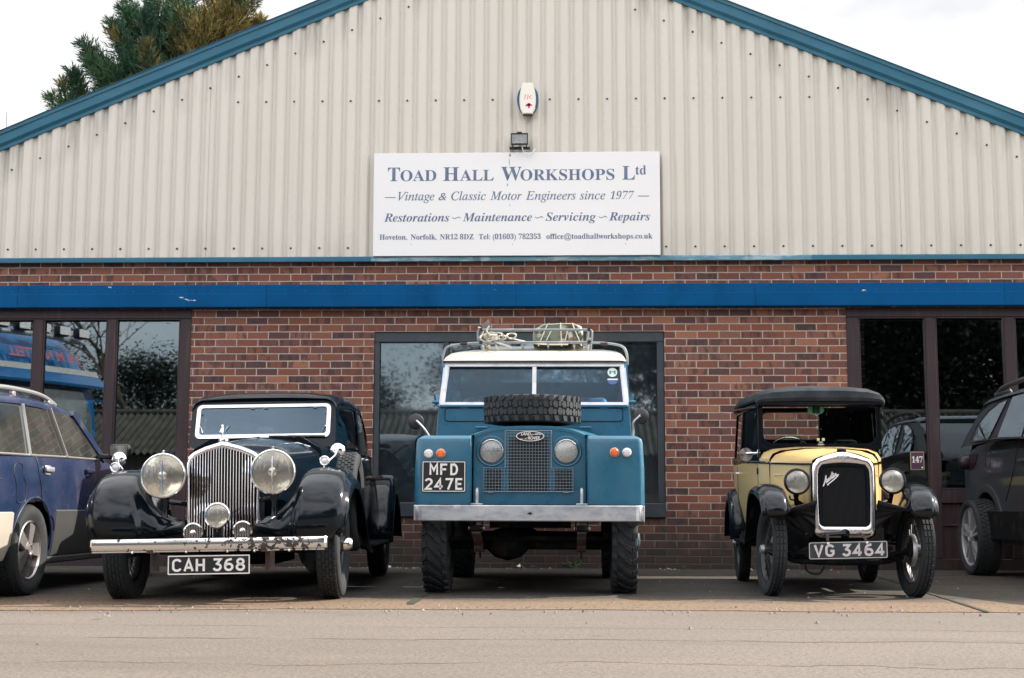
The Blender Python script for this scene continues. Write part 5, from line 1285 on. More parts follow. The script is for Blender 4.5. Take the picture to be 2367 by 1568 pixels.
for s, x, z in ((-1, -.787, .895), (1, .650, .918)):
    g = MB(); g.lathe([(0, .05), (.026, .04), (.034, .012), (.034, 0)], (x, -.05, z + .012), 'y', 20); g.lathe([(.022, .0), (.030, -.006), (.036, 0), (.036, .010)], (x, -.05, z + .012), 'y', 24); g.tube([(x, -.03, z - .03), (x, -.03, z)], .012, 8); o = bp(g, "side_lamp", m_chrome)
    h2 = MB(); h2.lathe([(0, -.010), (.014, -.008), (.023, 0)], (x, -.05, z + .012), 'y', 18); h2.build("lens", m_clearlens, o)
for s, x, z in ((-1, -.800, .968), (1, .724, 1.006)):
    g = MB(); g.lathe([(0, -.022), (.025, -.019), (.042, -.011), (.051, 0), (.049, .004), (0, .004)], (x, .09, z), 'y', 28); g.tube([(x, .06, z), (x - s * .012, .04, z - .035), (x - s * .05, .01, z - .075)], .006, 6); g.lathe([(0, -.03), (.008, -.028), (.010, -.02)], (x, .09, z), 'y', 10)
    bp(g, "wing_mirror", m_chrome)
# ---- bumper, plate, chassis
g = MB(); rows = []
for x, dy in ((-.762, .05), (-.758, .02), (-.745, .006), (-.70, 0), (0, -.02), (.70, 0), (.745, .006), (.758, .02), (.762, .05)):
    rows.append([(x, -.755 + dy + q, z) for q, z in ((.035, .428), (.012, .430), (.002, .4285), (-.003, .423), (-.0045, .416), (-.006, .392), (-.005, .368), (.0, .359), (.03, .356))])
g.loft(rows); g.box((0, -.735, .350), (1.49, .02, .010)); g.v = [(p[0] * .985 + .008, p[1], p[2]) for p in g.v]; bp(g, "bumper", m_bump, ang=30)
for s in (-1, 1):
    g = MB(); g.box((s * .36, -.62, .36), (.035, .28, .04)); g.cyl((s * .37, -.58, .22), (s * .37, -.58, .345), .030, n=12); bp(g, "bumper_iron", m_rust)
for x in (-.47, -.13, .13, .30, .52): g = MB(); g.lathe([(0, -.012), (.008, -.010), (.009, 0)], (x, -.74, .345), 'y', 8); bp(g, "bumper_bolt", m_chrome)
PX = .012
g = MB(); g.prism(rrect(-.257, .203, .259, .322, .004), -.748, -.738, XZ(0)); pl = bp(g, "number_plate", m_plate, loc=(PX, 0, 0))
g = MB(); g.ring(rrect(-.257, .203, .259, .322, .004), rrect(-.250, .210, .252, .315, .003), -.7500, -.7475, XZ(0)); plate_text(g, "CAH 368", -.228, .217, .090, .458, -.7482); g.build("lettering", m_white, pl, flat=True)
g = MB(); g.box((0, 1.6, .42), (.95, 4.0, .12)); g.cyl((-.66, .0, .34), (.66, 0, .34), .035); g.cyl((-.66, 3.2, .36), (.66, 3.2, .36), .05); g.lathe([(.04, -.16), (.14, 0), (.04, .16)], (0, 3.2, .36), 'x', 16); g.box((0, .25, .44), (.6, .7, .2)); g.box((0, .8, .32), (.5, .9, .2)); g.box((0, -.50, .375), (.66, .03, .04))
bp(g, "chassis", m_under)
# ---- spare wheel let into the wing, doors, handles
sw = spoke_wheel(BE, .232, .12, .062, .075, 28, m_bk); sw.name = "spare_wheel"; sw.location = (.735, .74, .655); sw.rotation_euler = (.3, 0, 0)
t2 = bpy.data.objects.new("tyre", ty.data); COL.objects.link(t2); t2.parent = sw
for s in (-1, 1):
    for y in (1.98, 2.18):
        h = hw_at(y); g = MB(); g.tube([(s * (h + .002), y, 1.012), (s * (h + .04), y, 1.012), (s * (h + .044), y - .10, 1.010)], .007, 8); bp(g, "door_handle", m_chrome)
    g = MB()
    for y in (1.26, 2.06, 2.86):
        g.loft([[(s * (hw_at(y) + d), y + e, z) for d, e in ((.0012, -.003), (.003, 0), (.0012, .003))] for z in (.45, .6, .8, .92, 1.04)])
    g.tube([(s * (hw_at(y) + .0), y, 1.052) for y in (1.1, 1.35, 1.8, 2.3, 2.8, 3.2)], .006, 6); bp(g, "body_moulding", m_bk)
    g = MB(); g.tube([(s * (hw_at(1.28) + .002), 1.26, .66), (s * (hw_at(1.28) + .03), 1.25, .665), (s * (hw_at(1.3) + .03), 1.33, .672)], .006, 6); bp(g, "door_hinge", m_chrome)
# ================================================================== small yellow and black saloon
m_yel = mat("primrose_paint", (.63, .44, .19), .32, coat=.2, coat_rough=.08, var=[((.57, .39, .165), 1.8, .5, .75)])
m_fab = mat("roof_fabric", (.016, .021, .027), .85, spec=.2, var=[((.034, .040, .047), 3.5, .48, .68)], bump=(45, .25))
m_blk2 = mat("black_enamel", (.004, .0065, .010), .14, spec=.36)
m_nick = mat("nickel_shell", (.76, .75, .78), .14, 1.0, rvar=(7, .10, .28), bump=(6, .03))
m_lensa = glass("small_lamp_glass", (.95, .94, .88), 1.4, .04, bump=.5, stretch=(60, 1, 8), dirt=.32, dirtcol=(.88, .87, .80))
AU = empty("vintage_small_car", (1.955, -4.30, 0), R(-2.2), "small upright yellow and black vintage car with a dark fabric roof", "car")
def ap(mb, name, mats, parent=None, **k): return mb.build(name, mats, parent or AU, **k)
ty2 = tyre_mesh(.333, .098, .243, rect_rows(.074, 3, .009, .26, .0), 44, .010).build("tyre", m_rubberd)
wo2 = spoke_wheel(AU, .243, .075, .045, .055, 20, mat("wheel_black_dull", (.016, .018, .021), .4)); ty2.parent = wo2
g = MB(); g.lathe([(.105, -.045), (.115, -.03), (.115, -.015), (.0, -.012)], n=24); g.lathe([(0, .085), (.028, .08), (.032, .055)], n=16); g.build("brake_drum", m_alu, wo2)
wo2.location = (.520, 0, .331); wo2.rotation_euler = (0, R(2.5), R(6))
share(wo2, AU, (-.497, 0, .331), (.3, R(-2.5), pi + R(6))); share(wo2, AU, (.535, 2.02, .331), (.2, 0, 0)); share(wo2, AU, (-.530, 2.02, .331), (.5, 0, pi))
# front wings
FP2 = [(-.400, .560), (-.430, .585), (-.428, .640), (-.385, .705), (-.30, .755), (-.17, .790), (0, .800), (.14, .785), (.27, .730), (.37, .640), (.46, .52), (.56, .42), (.68, .37)]
def fsec2(t):
    lip = lerp(((0, .01), (.15, .045), (.4, .075), (1, .03)), t); din = lerp(((0, .02), (.2, .10), (.5, .22), (.75, .20), (1, .06)), t)
    q = lerp(((0, -.042), (.25, -.028), (.5, 0), (1, 0)), t)
    return cr([(.634 + q, lip), (.640 + q, lip * .8), (.634 + q, lip * .35 + .014), (.608 + q, .016), (.565, .002), (.52, -.004), (.46, .004), (.428, .022), (.412, .05), (.38, .06 + din * .45), (.32, .07 + din * .8), (.25, .08 + din * 1.15), (.21, .09 + din * 1.35)], 2)
for s in (-1, 1): ap(fender(FP2, fsec2, s), "front_wing", m_blk2, ang=60)
RP2 = [(1.72, .36), (1.70, .48), (1.74, .62), (1.84, .74), (2.0, .80), (2.16, .77), (2.30, .68), (2.39, .54), (2.43, .38)]
def rsec2(t):
    lip = lerp(((0, .02), (.3, .10), (.7, .10), (1, .02)), t)
    return cr([(.650, lip), (.656, lip * .8), (.650, lip * .3 + .01), (.62, .008), (.57, 0), (.52, .01), (.49, .08)], 2)
for s in (-1, 1): ap(fender(RP2, rsec2, s), "rear_wing", m_blk2, ang=60)
for s in (-1, 1):
    g = MB(); g.box((s * .56, 1.18, .36), (.14, 1.06, .022), bev=.006); ap(g, "running_board", m_under)
# radiator
def rout(hw, zb, zt, rb, arch, n=6):
    pts = [(hw * .97 - rb + rb * sin(R(a)), zb + rb - rb * cos(R(a))) for a in [90 * i / n for i in range(n + 1)]]
    pts += [(hw, zb + .25), (hw * .985, zt - arch - .075), (hw * .95, zt - arch - .035), (hw * .82, zt - arch), (hw * .5, zt - arch * .45), (hw * .2, zt - arch * .08), (0, zt)]
    return pts + [(-x, z) for x, z in reversed(pts[:-1])]
RO2 = [(x + .006, z) for x, z in rout(.224, .418, 1.030, .055, .052)]
RI2 = [(x + .010, z) for x, z in rout(.180, .502, .944, .035, .010)]
fr2 = lambda u, v, w: (u, -.13 + w, v)
g = MB(); mixr = lambda k: [(a[0] + (b[0] - a[0]) * k, a[1] + (b[1] - a[1]) * k) for a, b in zip(RO2, RI2)]
g.loft([[fr2(u, v, w) for u, v in mixr(k)] for k, w in ((0, .012), (.05, .002), (.2, -.005), (.5, -.008), (.8, -.006), (.95, .0), (1, .010), (1, .02))], closed=True); ap(g, "radiator_shell", m_nick, ang=75)
g = MB(); g.loft([[fr2(u, v, .006) for u, v in [(x * 1.025, .72 + (z - .72) * 1.018) for x, z in RO2]], [(u, -.10, v) for u, v in [(x * 1.03, .72 + (z - .72) * 1.02) for x, z in RO2]], [(u * .99, .03, v) for u, v in RO2]]); ap(g, "shell_band", m_blk2, ang=40)
g = MB(); g.prism(RI2, .010, .03, fr2); g.ring([(x * 1.0, z) for x, z in RI2], [(.01 + (x - .01) * .90, .715 + (z - .715) * .95) for x, z in RI2], -.004, .01, fr2)
for i in range(38): g.box((-.135 + .0078 * i, -.121, .715), (.0022, .006, .40), 1)
ap(g, "radiator_core", [m_blk2, m_core])
# winged wheel emblem and the script
g = MB(); ew = lambda u, v, w: (.008 + u, -.1395 + w, .984 + v)
for s in (-1, 1):
    for k in range(5): strokes(g, [[(s * .006, -.006 - .003 * k), (s * (.040 - .006 * k), .017 - .0075 * k)]], .0052, ew, t=.004)
g.lathe([(.012, 0), (.012, -.004), (.007, -.005), (0, -.003)], (.008, -.138, .976), 'y', 16); strokes(g, [[(0, .022), (0, -.030)]], .005, ew, t=.004)
ap(g, "winged_emblem", m_alu)
g = MB(); k_ = .118; sx0, sz0 = -.137, .795
def scr(pts): return [(sx0 + (u * .92 - 0) * k_, sz0 + (v + u * .62) * k_) for u, v in pts]
def sm(pts): return scr(cr(pts, 4))
sc_ = lambda u, v, w: (u, -.1315 + w, v)
strokes(g, [sm([(0, -.10), (.06, -.04), (.16, .22), (.20, .40), (.205, .10), (.22, -.02), (.28, .0)]), sm([(.08, .10), (.20, .12), (.30, .14)]),
            sm([(.30, .16), (.295, .02), (.34, .0), (.39, .14), (.39, .02), (.43, .0)]), sm([(.43, 0), (.50, .17), (.50, .04), (.45, .02)]),
            sm([(.52, .02), (.60, .36), (.57, .05), (.61, 0), (.65, .04)]), sm([(.54, .22), (.70, .22)]), sm([(.68, .14), (.67, .02), (.71, .0), (.76, .12)]), sm([(.695, .24), (.70, .26)]),
            sm([(.76, .13), (.77, 0), (.80, .13), (.84, .14), (.85, .02), (.89, .0), (1.02, -.02)]), sm([(1.02, -.02), (.86, -.11), (.60, -.16), (.30, -.18), (.36, -.24)])], .0075, sc_, t=.003)
ap(g, "script_badge", m_white, flat=True)
g = MB(); g.lathe([(.030, -.01), (.032, .004), (.034, .022), (.028, .030), (0, .032)], (.006, -.085, 1.024), 'z', 18); ap(g, "radiator_cap", m_blk2)
g = MB(); g.lathe([(.035, 0), (.035, -.014), (.016, -.018), (.016, -.04), (0, -.042)], (.004, -.145, .447), 'y', 18); g.tube(cr([(.004, -.175, .447), (-.05, -.185, .445), (-.11, -.185, .440), (-.15, -.18, .437)], 3), [.016, .016, .015, .014, .013, .012, .011, .010, .010, .010], 10); g.cyl((-.150, -.18, .437), (-.163, -.18, .436), .013, n=10, m=1)
ap(g, "starting_handle", [m_blk2, m_rust])
# bonnet, scuttle
g = MB(); rows = []
def nose(y): return lerp(((0, .208), (.35, .310), (.75, .414), (.95, .472)), y), lerp(((0, .945), (.75, .978), (.95, .990)), y), lerp(((0, 1.008), (.35, 1.052), (.75, 1.092), (.95, 1.112)), y)
for y in (-.09, .0, .2, .4, .6, .745):
    hw, ze, zc = nose(max(y, 0)); half = [(hw, ze), (hw * .985, ze + .022), (hw * .90, ze + (zc - ze) * .55), (hw * .7, ze + (zc - ze) * .80), (hw * .35, zc - .005), (0, zc)]
    rows.append([(x, y, z) for x, z in half] + [(-x, y, z) for x, z in reversed(half[:-1])])
g.loft(rows); ap(g, "bonnet_top", m_yel, ang=30)
g = MB(); rows = []
for y in (.75, .80, .86, .93, .955):
    hw, ze, zc = nose(y); half = [(hw + .003, ze), (hw + .004, ze + .03), (hw * .95, ze + (zc - ze) * .62), (hw * .80, ze + (zc - ze) * .86), (hw * .4, zc + .0), (0, zc + .002)]
    rows.append([(x, y, z) for x, z in half] + [(-x, y, z) for x, z in reversed(half[:-1])])
g.loft(rows); ap(g, "scuttle", m_yel, ang=30)
for s in (-1, 1):
    g = MB(); rows = []
    for y in (-.09, 0, .2, .4, .6, .745):
        hw, ze, zc = nose(max(y, 0)); rows.append([(s * hw, y, ze), (s * (hw + .003), y, .80), (s * hw * .99, y, lerp(((0, .44), (.745, .42)), y))])
    g.loft(rows)
    P = lambda y, z, d: (s * (nose(y)[0] + d), y, z)
    for (y0, y1, z0, z1) in ((.10, .66, .62, .88),):   # louvre panel
        for a, b in (((y0, z0), (y1, z0)), ((y0, z1), (y1, z1)), ((y0, z0), (y0, z1)), ((y1, z0), (y1, z1))): g.tube([P(a[0], a[1], .001), P(b[0], b[1], .001)], .006, 6)
        for i in range(22):
            y = y0 + .03 + (y1 - y0 - .06) * i / 21
            g.add([P(y - .009, z0 + .03, .002), P(y + .006, z0 + .03, .010), P(y + .006, z1 - .03, .010), P(y - .009, z1 - .03, .002), P(y + .008, z0 + .03, .001), P(y + .008, z1 - .03, .001)], [(0, 1, 2, 3), (1, 4, 5, 2)])
    ap(g, "bonnet_side", m_yel, ang=30)
    g = MB(); g.tube([P(y, nose(y)[1] - .002, .004) for y in (-.05, .2, .4, .75)], .0075, 6); g.tube([P(y, nose(y)[1] + .0, .006) for y in (.75, .95)] + [(s * .52, 1.2, 1.0), (s * .555, 1.6, 1.0), (s * .555, 2.1, .995)], .0105, 6)
    ap(g, "belt_moulding", m_blk2)
# body
def bw(y): return lerp(((.75, .420), (.95, .475), (1.2, .518), (1.6, .570), (2.0, .590), (2.3, .570), (2.5, .50), (2.58, .40)), y)
g = MB(); rows = []
for y in (.75, .95, 1.2, 1.6, 2.0, 2.3, 2.45, 2.55):
    h = bw(y); zb = lerp(((.75, .40), (2.2, .40), (2.55, .60)), y); half = [(h * .86, zb), (h * .93, zb + .12), (h * .985, .70), (h, .86), (h + .002, .995)]
    rows.append([(x, y, z) for x, z in half])
for s in (-1, 1): g.loft([[(s * x, y, z) for x, y, z in r] for r in rows])
g.loft([[r[0] for r in rows], [(-r[0][0], r[0][1], r[0][2]) for r in rows]])
e = rows[-1]; g.add([(x, y, z) for x, y, z in e] + [(-x, y, z) for x, y, z in e], [(i, i + 1, len(e) + i + 1, len(e) + i) for i in range(len(e) - 1)])
ap(g, "body", m_yel, ang=40)
for s in (-1, 1):
    g = MB()
    for y in (1.00, 1.78): g.loft([[(s * (bw(y) * k + d), y + q, z) for q, d in ((-.004, .001), (0, .0035), (.004, .001))] for z, k in ((.42, .875), (.52, .935), (.70, .985), (.86, 1), (.98, 1.002))])
    ap(g, "door_shut_line", m_blk2)
    g = MB(); y = 1.70; g.tube([(s * (bw(y) + .0), y, .92), (s * (bw(y) + .035), y, .92), (s * (bw(y) + .038), y - .07, .918)], .007, 8); ap(g, "door_handle", m_chrome)
    g = MB(); g.cyl((s * (bw(.98) + .006), .99, .945), (s * (bw(.98) + .006), .99, .895), .009, n=8); ap(g, "door_hinge", m_bk)
# upper body: posts, rails
def tw(y): return lerp(((.95, .478), (1.2, .505), (1.6, .542), (2.0, .558), (2.3, .535), (2.5, .46)), y)
def sp2(s, y, t): return (s * ((bw(y)) * (1 - t) + tw(y) * t), y, .995 + (1.475 - .995) * t)
for s in (-1, 1):
    g = MB()
    def pn(y0, y1, t0, t1, d=0.0): g.loft([[tuple(Vector(sp2(s, y0 + (y1 - y0) * q / 3, t0 + (t1 - t0) * i / 3)) + Vector((s * d, 0, 0))) for q in range(4)] for i in range(4)])
    pn(.93, 1.03, 0, 1); pn(.95, 2.5, .90, 1.0); pn(.93, 2.5, 0, .13); pn(1.58, 1.66, .1, .92); pn(2.12, 2.52, 0, 1)
    pn(.93, 1.03, .0, 1, -.02); pn(1.58, 1.66, .1, .92, -.02); ap(g, "upper_side", m_blk2, ang=50)
m_swin = glass("small_car_side_glass", (.32, .42, .42), 1.5, .03)
for s in (-1, 1):
    g = MB()
    for y0, y1 in ((1.03, 1.58), (1.66, 2.12)): g.loft([[tuple(Vector(sp2(s, y0 + (y1 - y0) * q / 2, t)) + Vector((-s * .012, 0, 0))) for q in range(3)] for t in (.13, .5, .90)])
    ap(g, "side_window", m_swin, ang=60)
    g = MB(); g.box((s * (tw(1.0) + .012), .975, 1.36), (.016, .03, .05), bev=.004); ap(g, "window_hinge", m_bk)
# roof
g = MB(); rows = []
for y, z, hw, c in ((.885, 1.462, .488, .010), (.868, 1.478, .497, .022), (.885, 1.505, .500, .050), (.95, 1.515, .507, .080), (1.2, 1.520, .528, .100), (1.6, 1.525, .566, .105), (2.0, 1.52, .582, .10), (2.3, 1.522, .562, .095), (2.45, 1.53, .52, .07), (2.50, 1.535, .48, .03)):
    half = [(hw, z - .045), (hw + .006, z - .03), (hw - .004, z - .008), (hw - .035, z + c * .30), (hw * .75, z + c * .72), (hw * .4, z + c * .95), (0, z + c)]
    rows.append([(x, y, q) for x, q in half] + [(-x, y, q) for x, q in reversed(half[:-1])])
g.loft(rows); ap(g, "roof_cover", m_fab, ang=40)
g = MB()
for s in (-1, 1): g.tube([(s * (lerp(((.885, .494), (1.2, .534), (1.6, .572), (2.0, .588), (2.3, .568), (2.45, .52)), y)), y, lerp(((.885, 1.420), (2.0, 1.476), (2.45, 1.47)), y)) for y in (.90, 1.2, 1.6, 2.0, 2.3, 2.45)], .009, 6)
g.box((0, .905, 1.452), (.97, .05, .03), bev=.006); ap(g, "cant_rail", m_blk2)
# windscreen
fa = lambda u, v, w: (u, .945 + (v - 1.12) * .06 + w, v)
def wso(hw, zb, zt, rb, n=6):
    p = [(hw - rb + rb * sin(R(90 * i / n)), zb + rb - rb * cos(R(90 * i / n))) for i in range(n + 1)] + [(hw, zt)]
    return p + [(-x, z) for x, z in reversed(p)]
g = MB(); g.ring(wso(.482, 1.090, 1.462, .02), wso(.452, 1.130, 1.436, .085), -.012, .02, fa); g.ring(wso(.460, 1.120, 1.444, .09), wso(.444, 1.137, 1.430, .08), -.020, -.008, fa); ap(g, "windscreen_frame", m_blk2, ang=30)
g = MB(); g.prism(wso(.446, 1.135, 1.432, .08), 0, .004, fa); ap(g, "windscreen", glass("small_car_windscreen", (.86, .9, .88), .30, .0), flat=True)
g = MB()
for s in (-1, 1): g.box((.005 + s * .020, .915, 1.168), (.022, .006, .022), 1, bev=.003); g.bar((.005 + s * .018, .915, 1.158), (.005 + s * .008, .912, 1.135), .010, .006)
g.box((.005, .912, 1.128), (.05, .012, .012), bev=.004); g.box((.005, .914, 1.147), (.022, .010, .010), bev=.003); ap(g, "screen_catch", [m_chrome, mat("ivory_plastic", (.6, .5, .3), .4)])
# back panel with its window, cabin
fb = lambda u, v, w: (u, 2.44 + w, v)
RW = rrect(-.300, 1.245, .208, 1.485, .05); OB = rrect(-.50, .98, .50, 1.53, .05)
g = MB(); g.ring(OB, RW, 0, .012, fb); ap(g, "back_panel", m_core)
g = MB(); g.ring(rrect(-.308, 1.237, .216, 1.493, .055), RW, -.006, .004, fb); ap(g, "rear_window_frame", mat("cream_beading", (.62, .55, .42), .5))
g = MB(); g.prism(RW, .004, .007, fb); ap(g, "rear_window", glass("small_rear_glass", (.95, .95, .95), .5, 0), flat=True)
for x in (-.24, .24):
    g = MB(); g.box((x, 1.82, 1.02), (.40, .10, .38), bev=.035, seg=2)
    for i in range(5): g.tube([(x - .14 + .07 * i, 1.765, .86), (x - .14 + .07 * i, 1.765, 1.19)], .016, 6)
    ap(g, "seat", m_core)
g = MB(); g.tube([(-.192 + .185 * cos(t), 1.25 + .185 * sin(t) * .55, 1.055 + .185 * sin(t) * .83) for t in [2 * pi * i / 32 for i in range(32)]], .0095, 8, closed=True); g.tube([(-.192, 1.25, 1.05), (-.192, .98, .90)], .014, 8)
for a in (20, 160, 270): g.bar((-.192, 1.25, 1.055), (-.192 + .18 * cos(R(a)), 1.25 + .1 * sin(R(a)), 1.055 + .15 * sin(R(a))), .012, .006)
ap(g, "steering_wheel", m_chromew)
g = MB(); g.box((.0, 1.6, .62), (.96, 1.5, .04)); g.box((0, .97, .95), (.86, .02, .26)); ap(g, "floor_pan", m_core)
g = MB(); g.box((-.016, .985, 1.412), (.055, .02, .058), bev=.006); ap(g, "interior_mirror", m_black)
# headlamps
for x, z in ((-.318, .8145), (.352, .821)):
    o = lamp("headlamp", AU, (x, -.13, z), .093, m_blk2, .14, m_lensa, .018, 36, .013)
    g = MB(); g.tube([(x, -.06, z - .07), (x, -.05, z - .115), (x * .97, -.02, .655)], [.030, .016, .022], 10); g.tube([(x * .97, -.03, z - .14), (x * .62, .08, .62)], .014, 8); g.tube(cr([(x - .05, -.08, z - .10), (x - .045, -.09, z - .125), (x - .02, -.07, z - .13)], 3), .006, 6); g.build("lamp_post", m_blk2, o)
# number plate
g = MB(); g.prism(rrect(-.270, -.060, .272, .060, .012), -.006, .004, lambda u, v, w: (u, -.29 + w, .337 + v + .027 * u)); npa = ap(g, "number_plate", mat("faded_plate_black", (.020, .028, .034), .4, var=[((.035, .045, .05), 5, .5, .7)]))
sh_ = lambda u, v, w: (u, -.2972 + w, .337 + v + .027 * u)
g = MB(); g.ring(rrect(-.267, -.057, .269, .057, .011), rrect(-.263, -.053, .265, .053, .009), -.0005, .002, sh_)
x = -.232; kk = .48 / (6 * .80 + .34 - .18)
for c in "VG 3464":
    if c != ' ': strokes(g, [[(x + px * kk, -.040 + pz * .080) for px, pz in ln] for ln in GL[c]], .0165, sh_, t=.001)
    x += (.36 if c == ' ' else .80) * kk
g.build("lettering", mat("aged_white", (.50, .47, .47), .5), npa, flat=True)
g = MB()
for u in (-.135, .132): g.lathe([(0, -.006), (.009, -.004), (.009, 0)], (u, -.296, .387 + .027 * u), 'y', 10, 1); g.bar((u, -.28, .40), (u * .9, -.18, .45), .02, .006)
g.build("bracket", [m_rust, m_white], npa)
# axle, chassis
g = MB(); g.tube(cr([(-.47, 0, .335), (-.40, -.01, .285), (-.30, -.02, .250), (0, -.02, .240), (.30, -.02, .250), (.40, -.01, .285), (.47, 0, .335)], 4), .020, 8)
g.tube(cr([(-.36, -.05, .29), (-.18, -.06, .36), (0, -.06, .39), (.18, -.06, .36), (.36, -.05, .29)], 4), .022, 6); g.box((0, -.02, .42), (.34, .12, .05))
for s in (-1, 1): g.bar((s * .16, .0, .42), (s * .40, 2.3, .44), .05, .08); g.tube([(s * .44, -.04, .32), (s * .25, -.08, .30), (s * .20, -.06, .36)], .013, 6); g.lathe([(0, -.02), (.02, -.015), (.02, .02)], (s * .33, -.07, .345), 'y', 10); g.tube([(s * .46, .07, .30), (s * .30, .12, .28)], .012, 6)
g.tube([(-.46, .10, .27), (.46, .10, .27)], .010, 6); g.box((0, .55, .42), (.30, .9, .22)); g.cyl((-.5, 2.02, .331), (.5, 2.02, .331), .03); g.lathe([(.04, -.14), (.12, 0), (.04, .14)], (0, 2.02, .331), 'x', 14); g.box((0, 1.5, .40), (.95, 1.9, .03))
ap(g, "chassis", m_under)
g = MB(); g.tube(cr([(-.26, .0, .24), (-.245, .02, .185), (-.20, .03, .160), (-.15, .03, .165), (-.12, .02, .21)], 4), .009, 6); ap(g, "hose", m_black)
g = MB(); g.lathe([(0, .018), (.03, .014), (.052, .004), (.054, -.004), (0, -.006)], (-.578, 1.0, 1.052), 'y', 24, 0); g.tube([(-.575, 1.0, 1.06), (-.53, .99, 1.062), (-.485, .98, 1.062)], .012, 8); g.box((-.484, .98, 1.055), (.008, .016, .07), bev=.003); ap(g, "wing_mirror", m_chrome)
def in_au(x, y, z):
    a = R(-2.2); return (1.955 + x * cos(a) - y * sin(a), -4.30 + x * sin(a) + y * cos(a), z)
m_disc = mat("green_disc", (.10, .42, .33), .5)
g = MB(); g.prism(oval(.066, .034, 28, 2), -.002, .002, XZ(0)); o = g.build("air_freshener", m_disc, None, loc=in_au(-.016, 1.005, 1.407), rot=(0, 0, R(-2.2)))
tag(o, "green oval card hanging behind the yellow car's windscreen", "air freshener")
g = MB(); random.seed(2)
for i in range(14):
    t = i / 13; a = pi * t; g.lathe([(0, -.004), (.004, 0), (0, .004)], (-.012 * cos(a), 0, -.012 * sin(a) + .0), 'z', 6)
for i in range(6): g.lathe([(0, -.0035), (.0035, 0), (0, .0035)], (.0, 0, -.018 - .013 * i), 'z', 6)
g.box((0, 0, -.108), (.004, .003, .030)); g.box((0, 0, -.103), (.020, .003, .004))
o = g.build("rosary", m_white, None, loc=in_au(-.014, .975, 1.375), rot=(0, 0, R(-2.2))); tag(o, "string of pale beads with a cross hanging inside the yellow car", "rosary")
# ================================================================== modern cars at either end
def arch_floor(y, wheels, base, ra, zc):
    for wy in wheels:
        d = abs(y - wy)
        if d < ra: return max(base, zc + sqrt(ra * ra - d * d))
    return base
def skin(mb, s, ys, zb, zt, xp, nz=10, m=0, off=0.0):
    """side panel between two height curves, following the body's width profile xp(y, z)"""
    mb.loft([[(s * (xp(y, zb(y) + (zt(y) - zb(y)) * k / nz) + off), y, zb(y) + (zt(y) - zb(y)) * k / nz) for y in ys] for k in range(nz + 1)], m)
def on_side(s, xp, pts, off): return [(s * (xp(y, z) + off), y, z) for y, z in pts]
def side_plate(mb, s, xp, pts, off, m=0, t=.004):
    """flat-ish plate following the flank; pts (y, z) outline"""
    n = len(pts); c = (sum(p[0] for p in pts) / n, sum(p[1] for p in pts) / n)
    V = on_side(s, xp, pts, off) + on_side(s, xp, pts, off - t) + on_side(s, xp, [c], off + .0005)
    mb.add(V, [(i, (i + 1) % n, 2 * n) for i in range(n)] + [(i, (i + 1) % n, n + (i + 1) % n, n + i) for i in range(n)], m)
def alloy(parent, r, rim, w, spokes, m_face, m_dark, tyre_m, dbl=False):
    t = tyre_mesh(r, w, rim, rect_rows(w * .72, 4, .008, .30, .5), 52, .008).build("tyre", tyre_m)
    g = MB(); g.lathe([(rim + .006, w * .36), (rim - .004, w * .42), (rim - .014, w * .36), (rim - .020, 0), (rim - .02, -w * .4)], n=40)
    for k in range(spokes):
        a = 2 * pi * k / spokes
        def sp(a0, a1, w0, w1):
            P = []
            for rr, aa, ww in ((.045, a0, w0), (rim - .012, a1, w1)):
                for sg in (-1, 1):
                    P.append((rr * cos(aa) - sg * ww * sin(aa), rr * sin(aa) + sg * ww * cos(aa)))
            V = [(w * .40 + (.0 if i < 2 else -.006), p[0], p[1]) for i, p in enumerate(P)] + [(w * .18, p[0], p[1]) for p in P]
            g.add(V, [(0, 1, 3, 2), (4, 6, 7, 5), (0, 2, 6, 4), (1, 5, 7, 3), (2, 3, 7, 6)])
        if dbl: sp(a - .10, a - .17, .011, .013); sp(a + .10, a + .17, .011, .013)
        else: sp(a, a, .030, .050)
    g.lathe([(.062, w * .30), (.058, w * .42), (.036, w * .45), (.034, w * .41), (0, w * .41)], n=20)
    for k in range(5): a = 2 * pi * (k + .5) / 5; g.lathe([(.011, w * .39), (.011, w * .435), (0, w * .435)], (0, .047 * cos(a), .047 * sin(a)), 'x', 8, 1)
    g.lathe([(rim - .02, w * .05), (0, w * .05)], n=24, m=1)
    wo = g.build("wheel", [m_face, m_dark], parent, ang=30); t.parent = wo
    return wo

# ---- blue estate car, nose to the wall
m_nav = mat("navy_pearl", (.012, .023, .060), .34, metal=.1, coat=.4, coat_rough=.08, var=[((.028, .036, .075), 2.6, .45, .68, (1, 1, 1.6)), ((.085, .080, .095), 4.5, .60, .80, (1, 1, .5))], rvar=(3, .22, .42))
m_cladg = mat("grey_cladding", (.030, .031, .033), .6, var=[((.05, .048, .046), 3, .5, .75)])
m_beige = mat("champagne_bumper", (.33, .30, .26), .45, var=[((.30, .27, .24), 3, .5, .75)])
m_alloy = mat("alloy_silver", (.44, .42, .42), .35, .8, var=[((.30, .29, .29), 8, .5, .7)])
m_carglass = glass("dusty_car_glass", (.10, .13, .13), 1.0, .03, dirt=.13, dirtcol=(.30, .34, .32))
m_bright = mat("window_trim_bright", (.55, .54, .52), .3, .8)
m_railg = mat("rail_grey", (.20, .20, .21), .45, .2)
ES = empty("estate_car", (-4.60, -4.80, 0), 0, "dark blue estate car with silver roof rails parked nose to the wall", "car")
def ep(mb, name, mats, parent=None, **k): return mb.build(name, mats, parent or ES, **k)
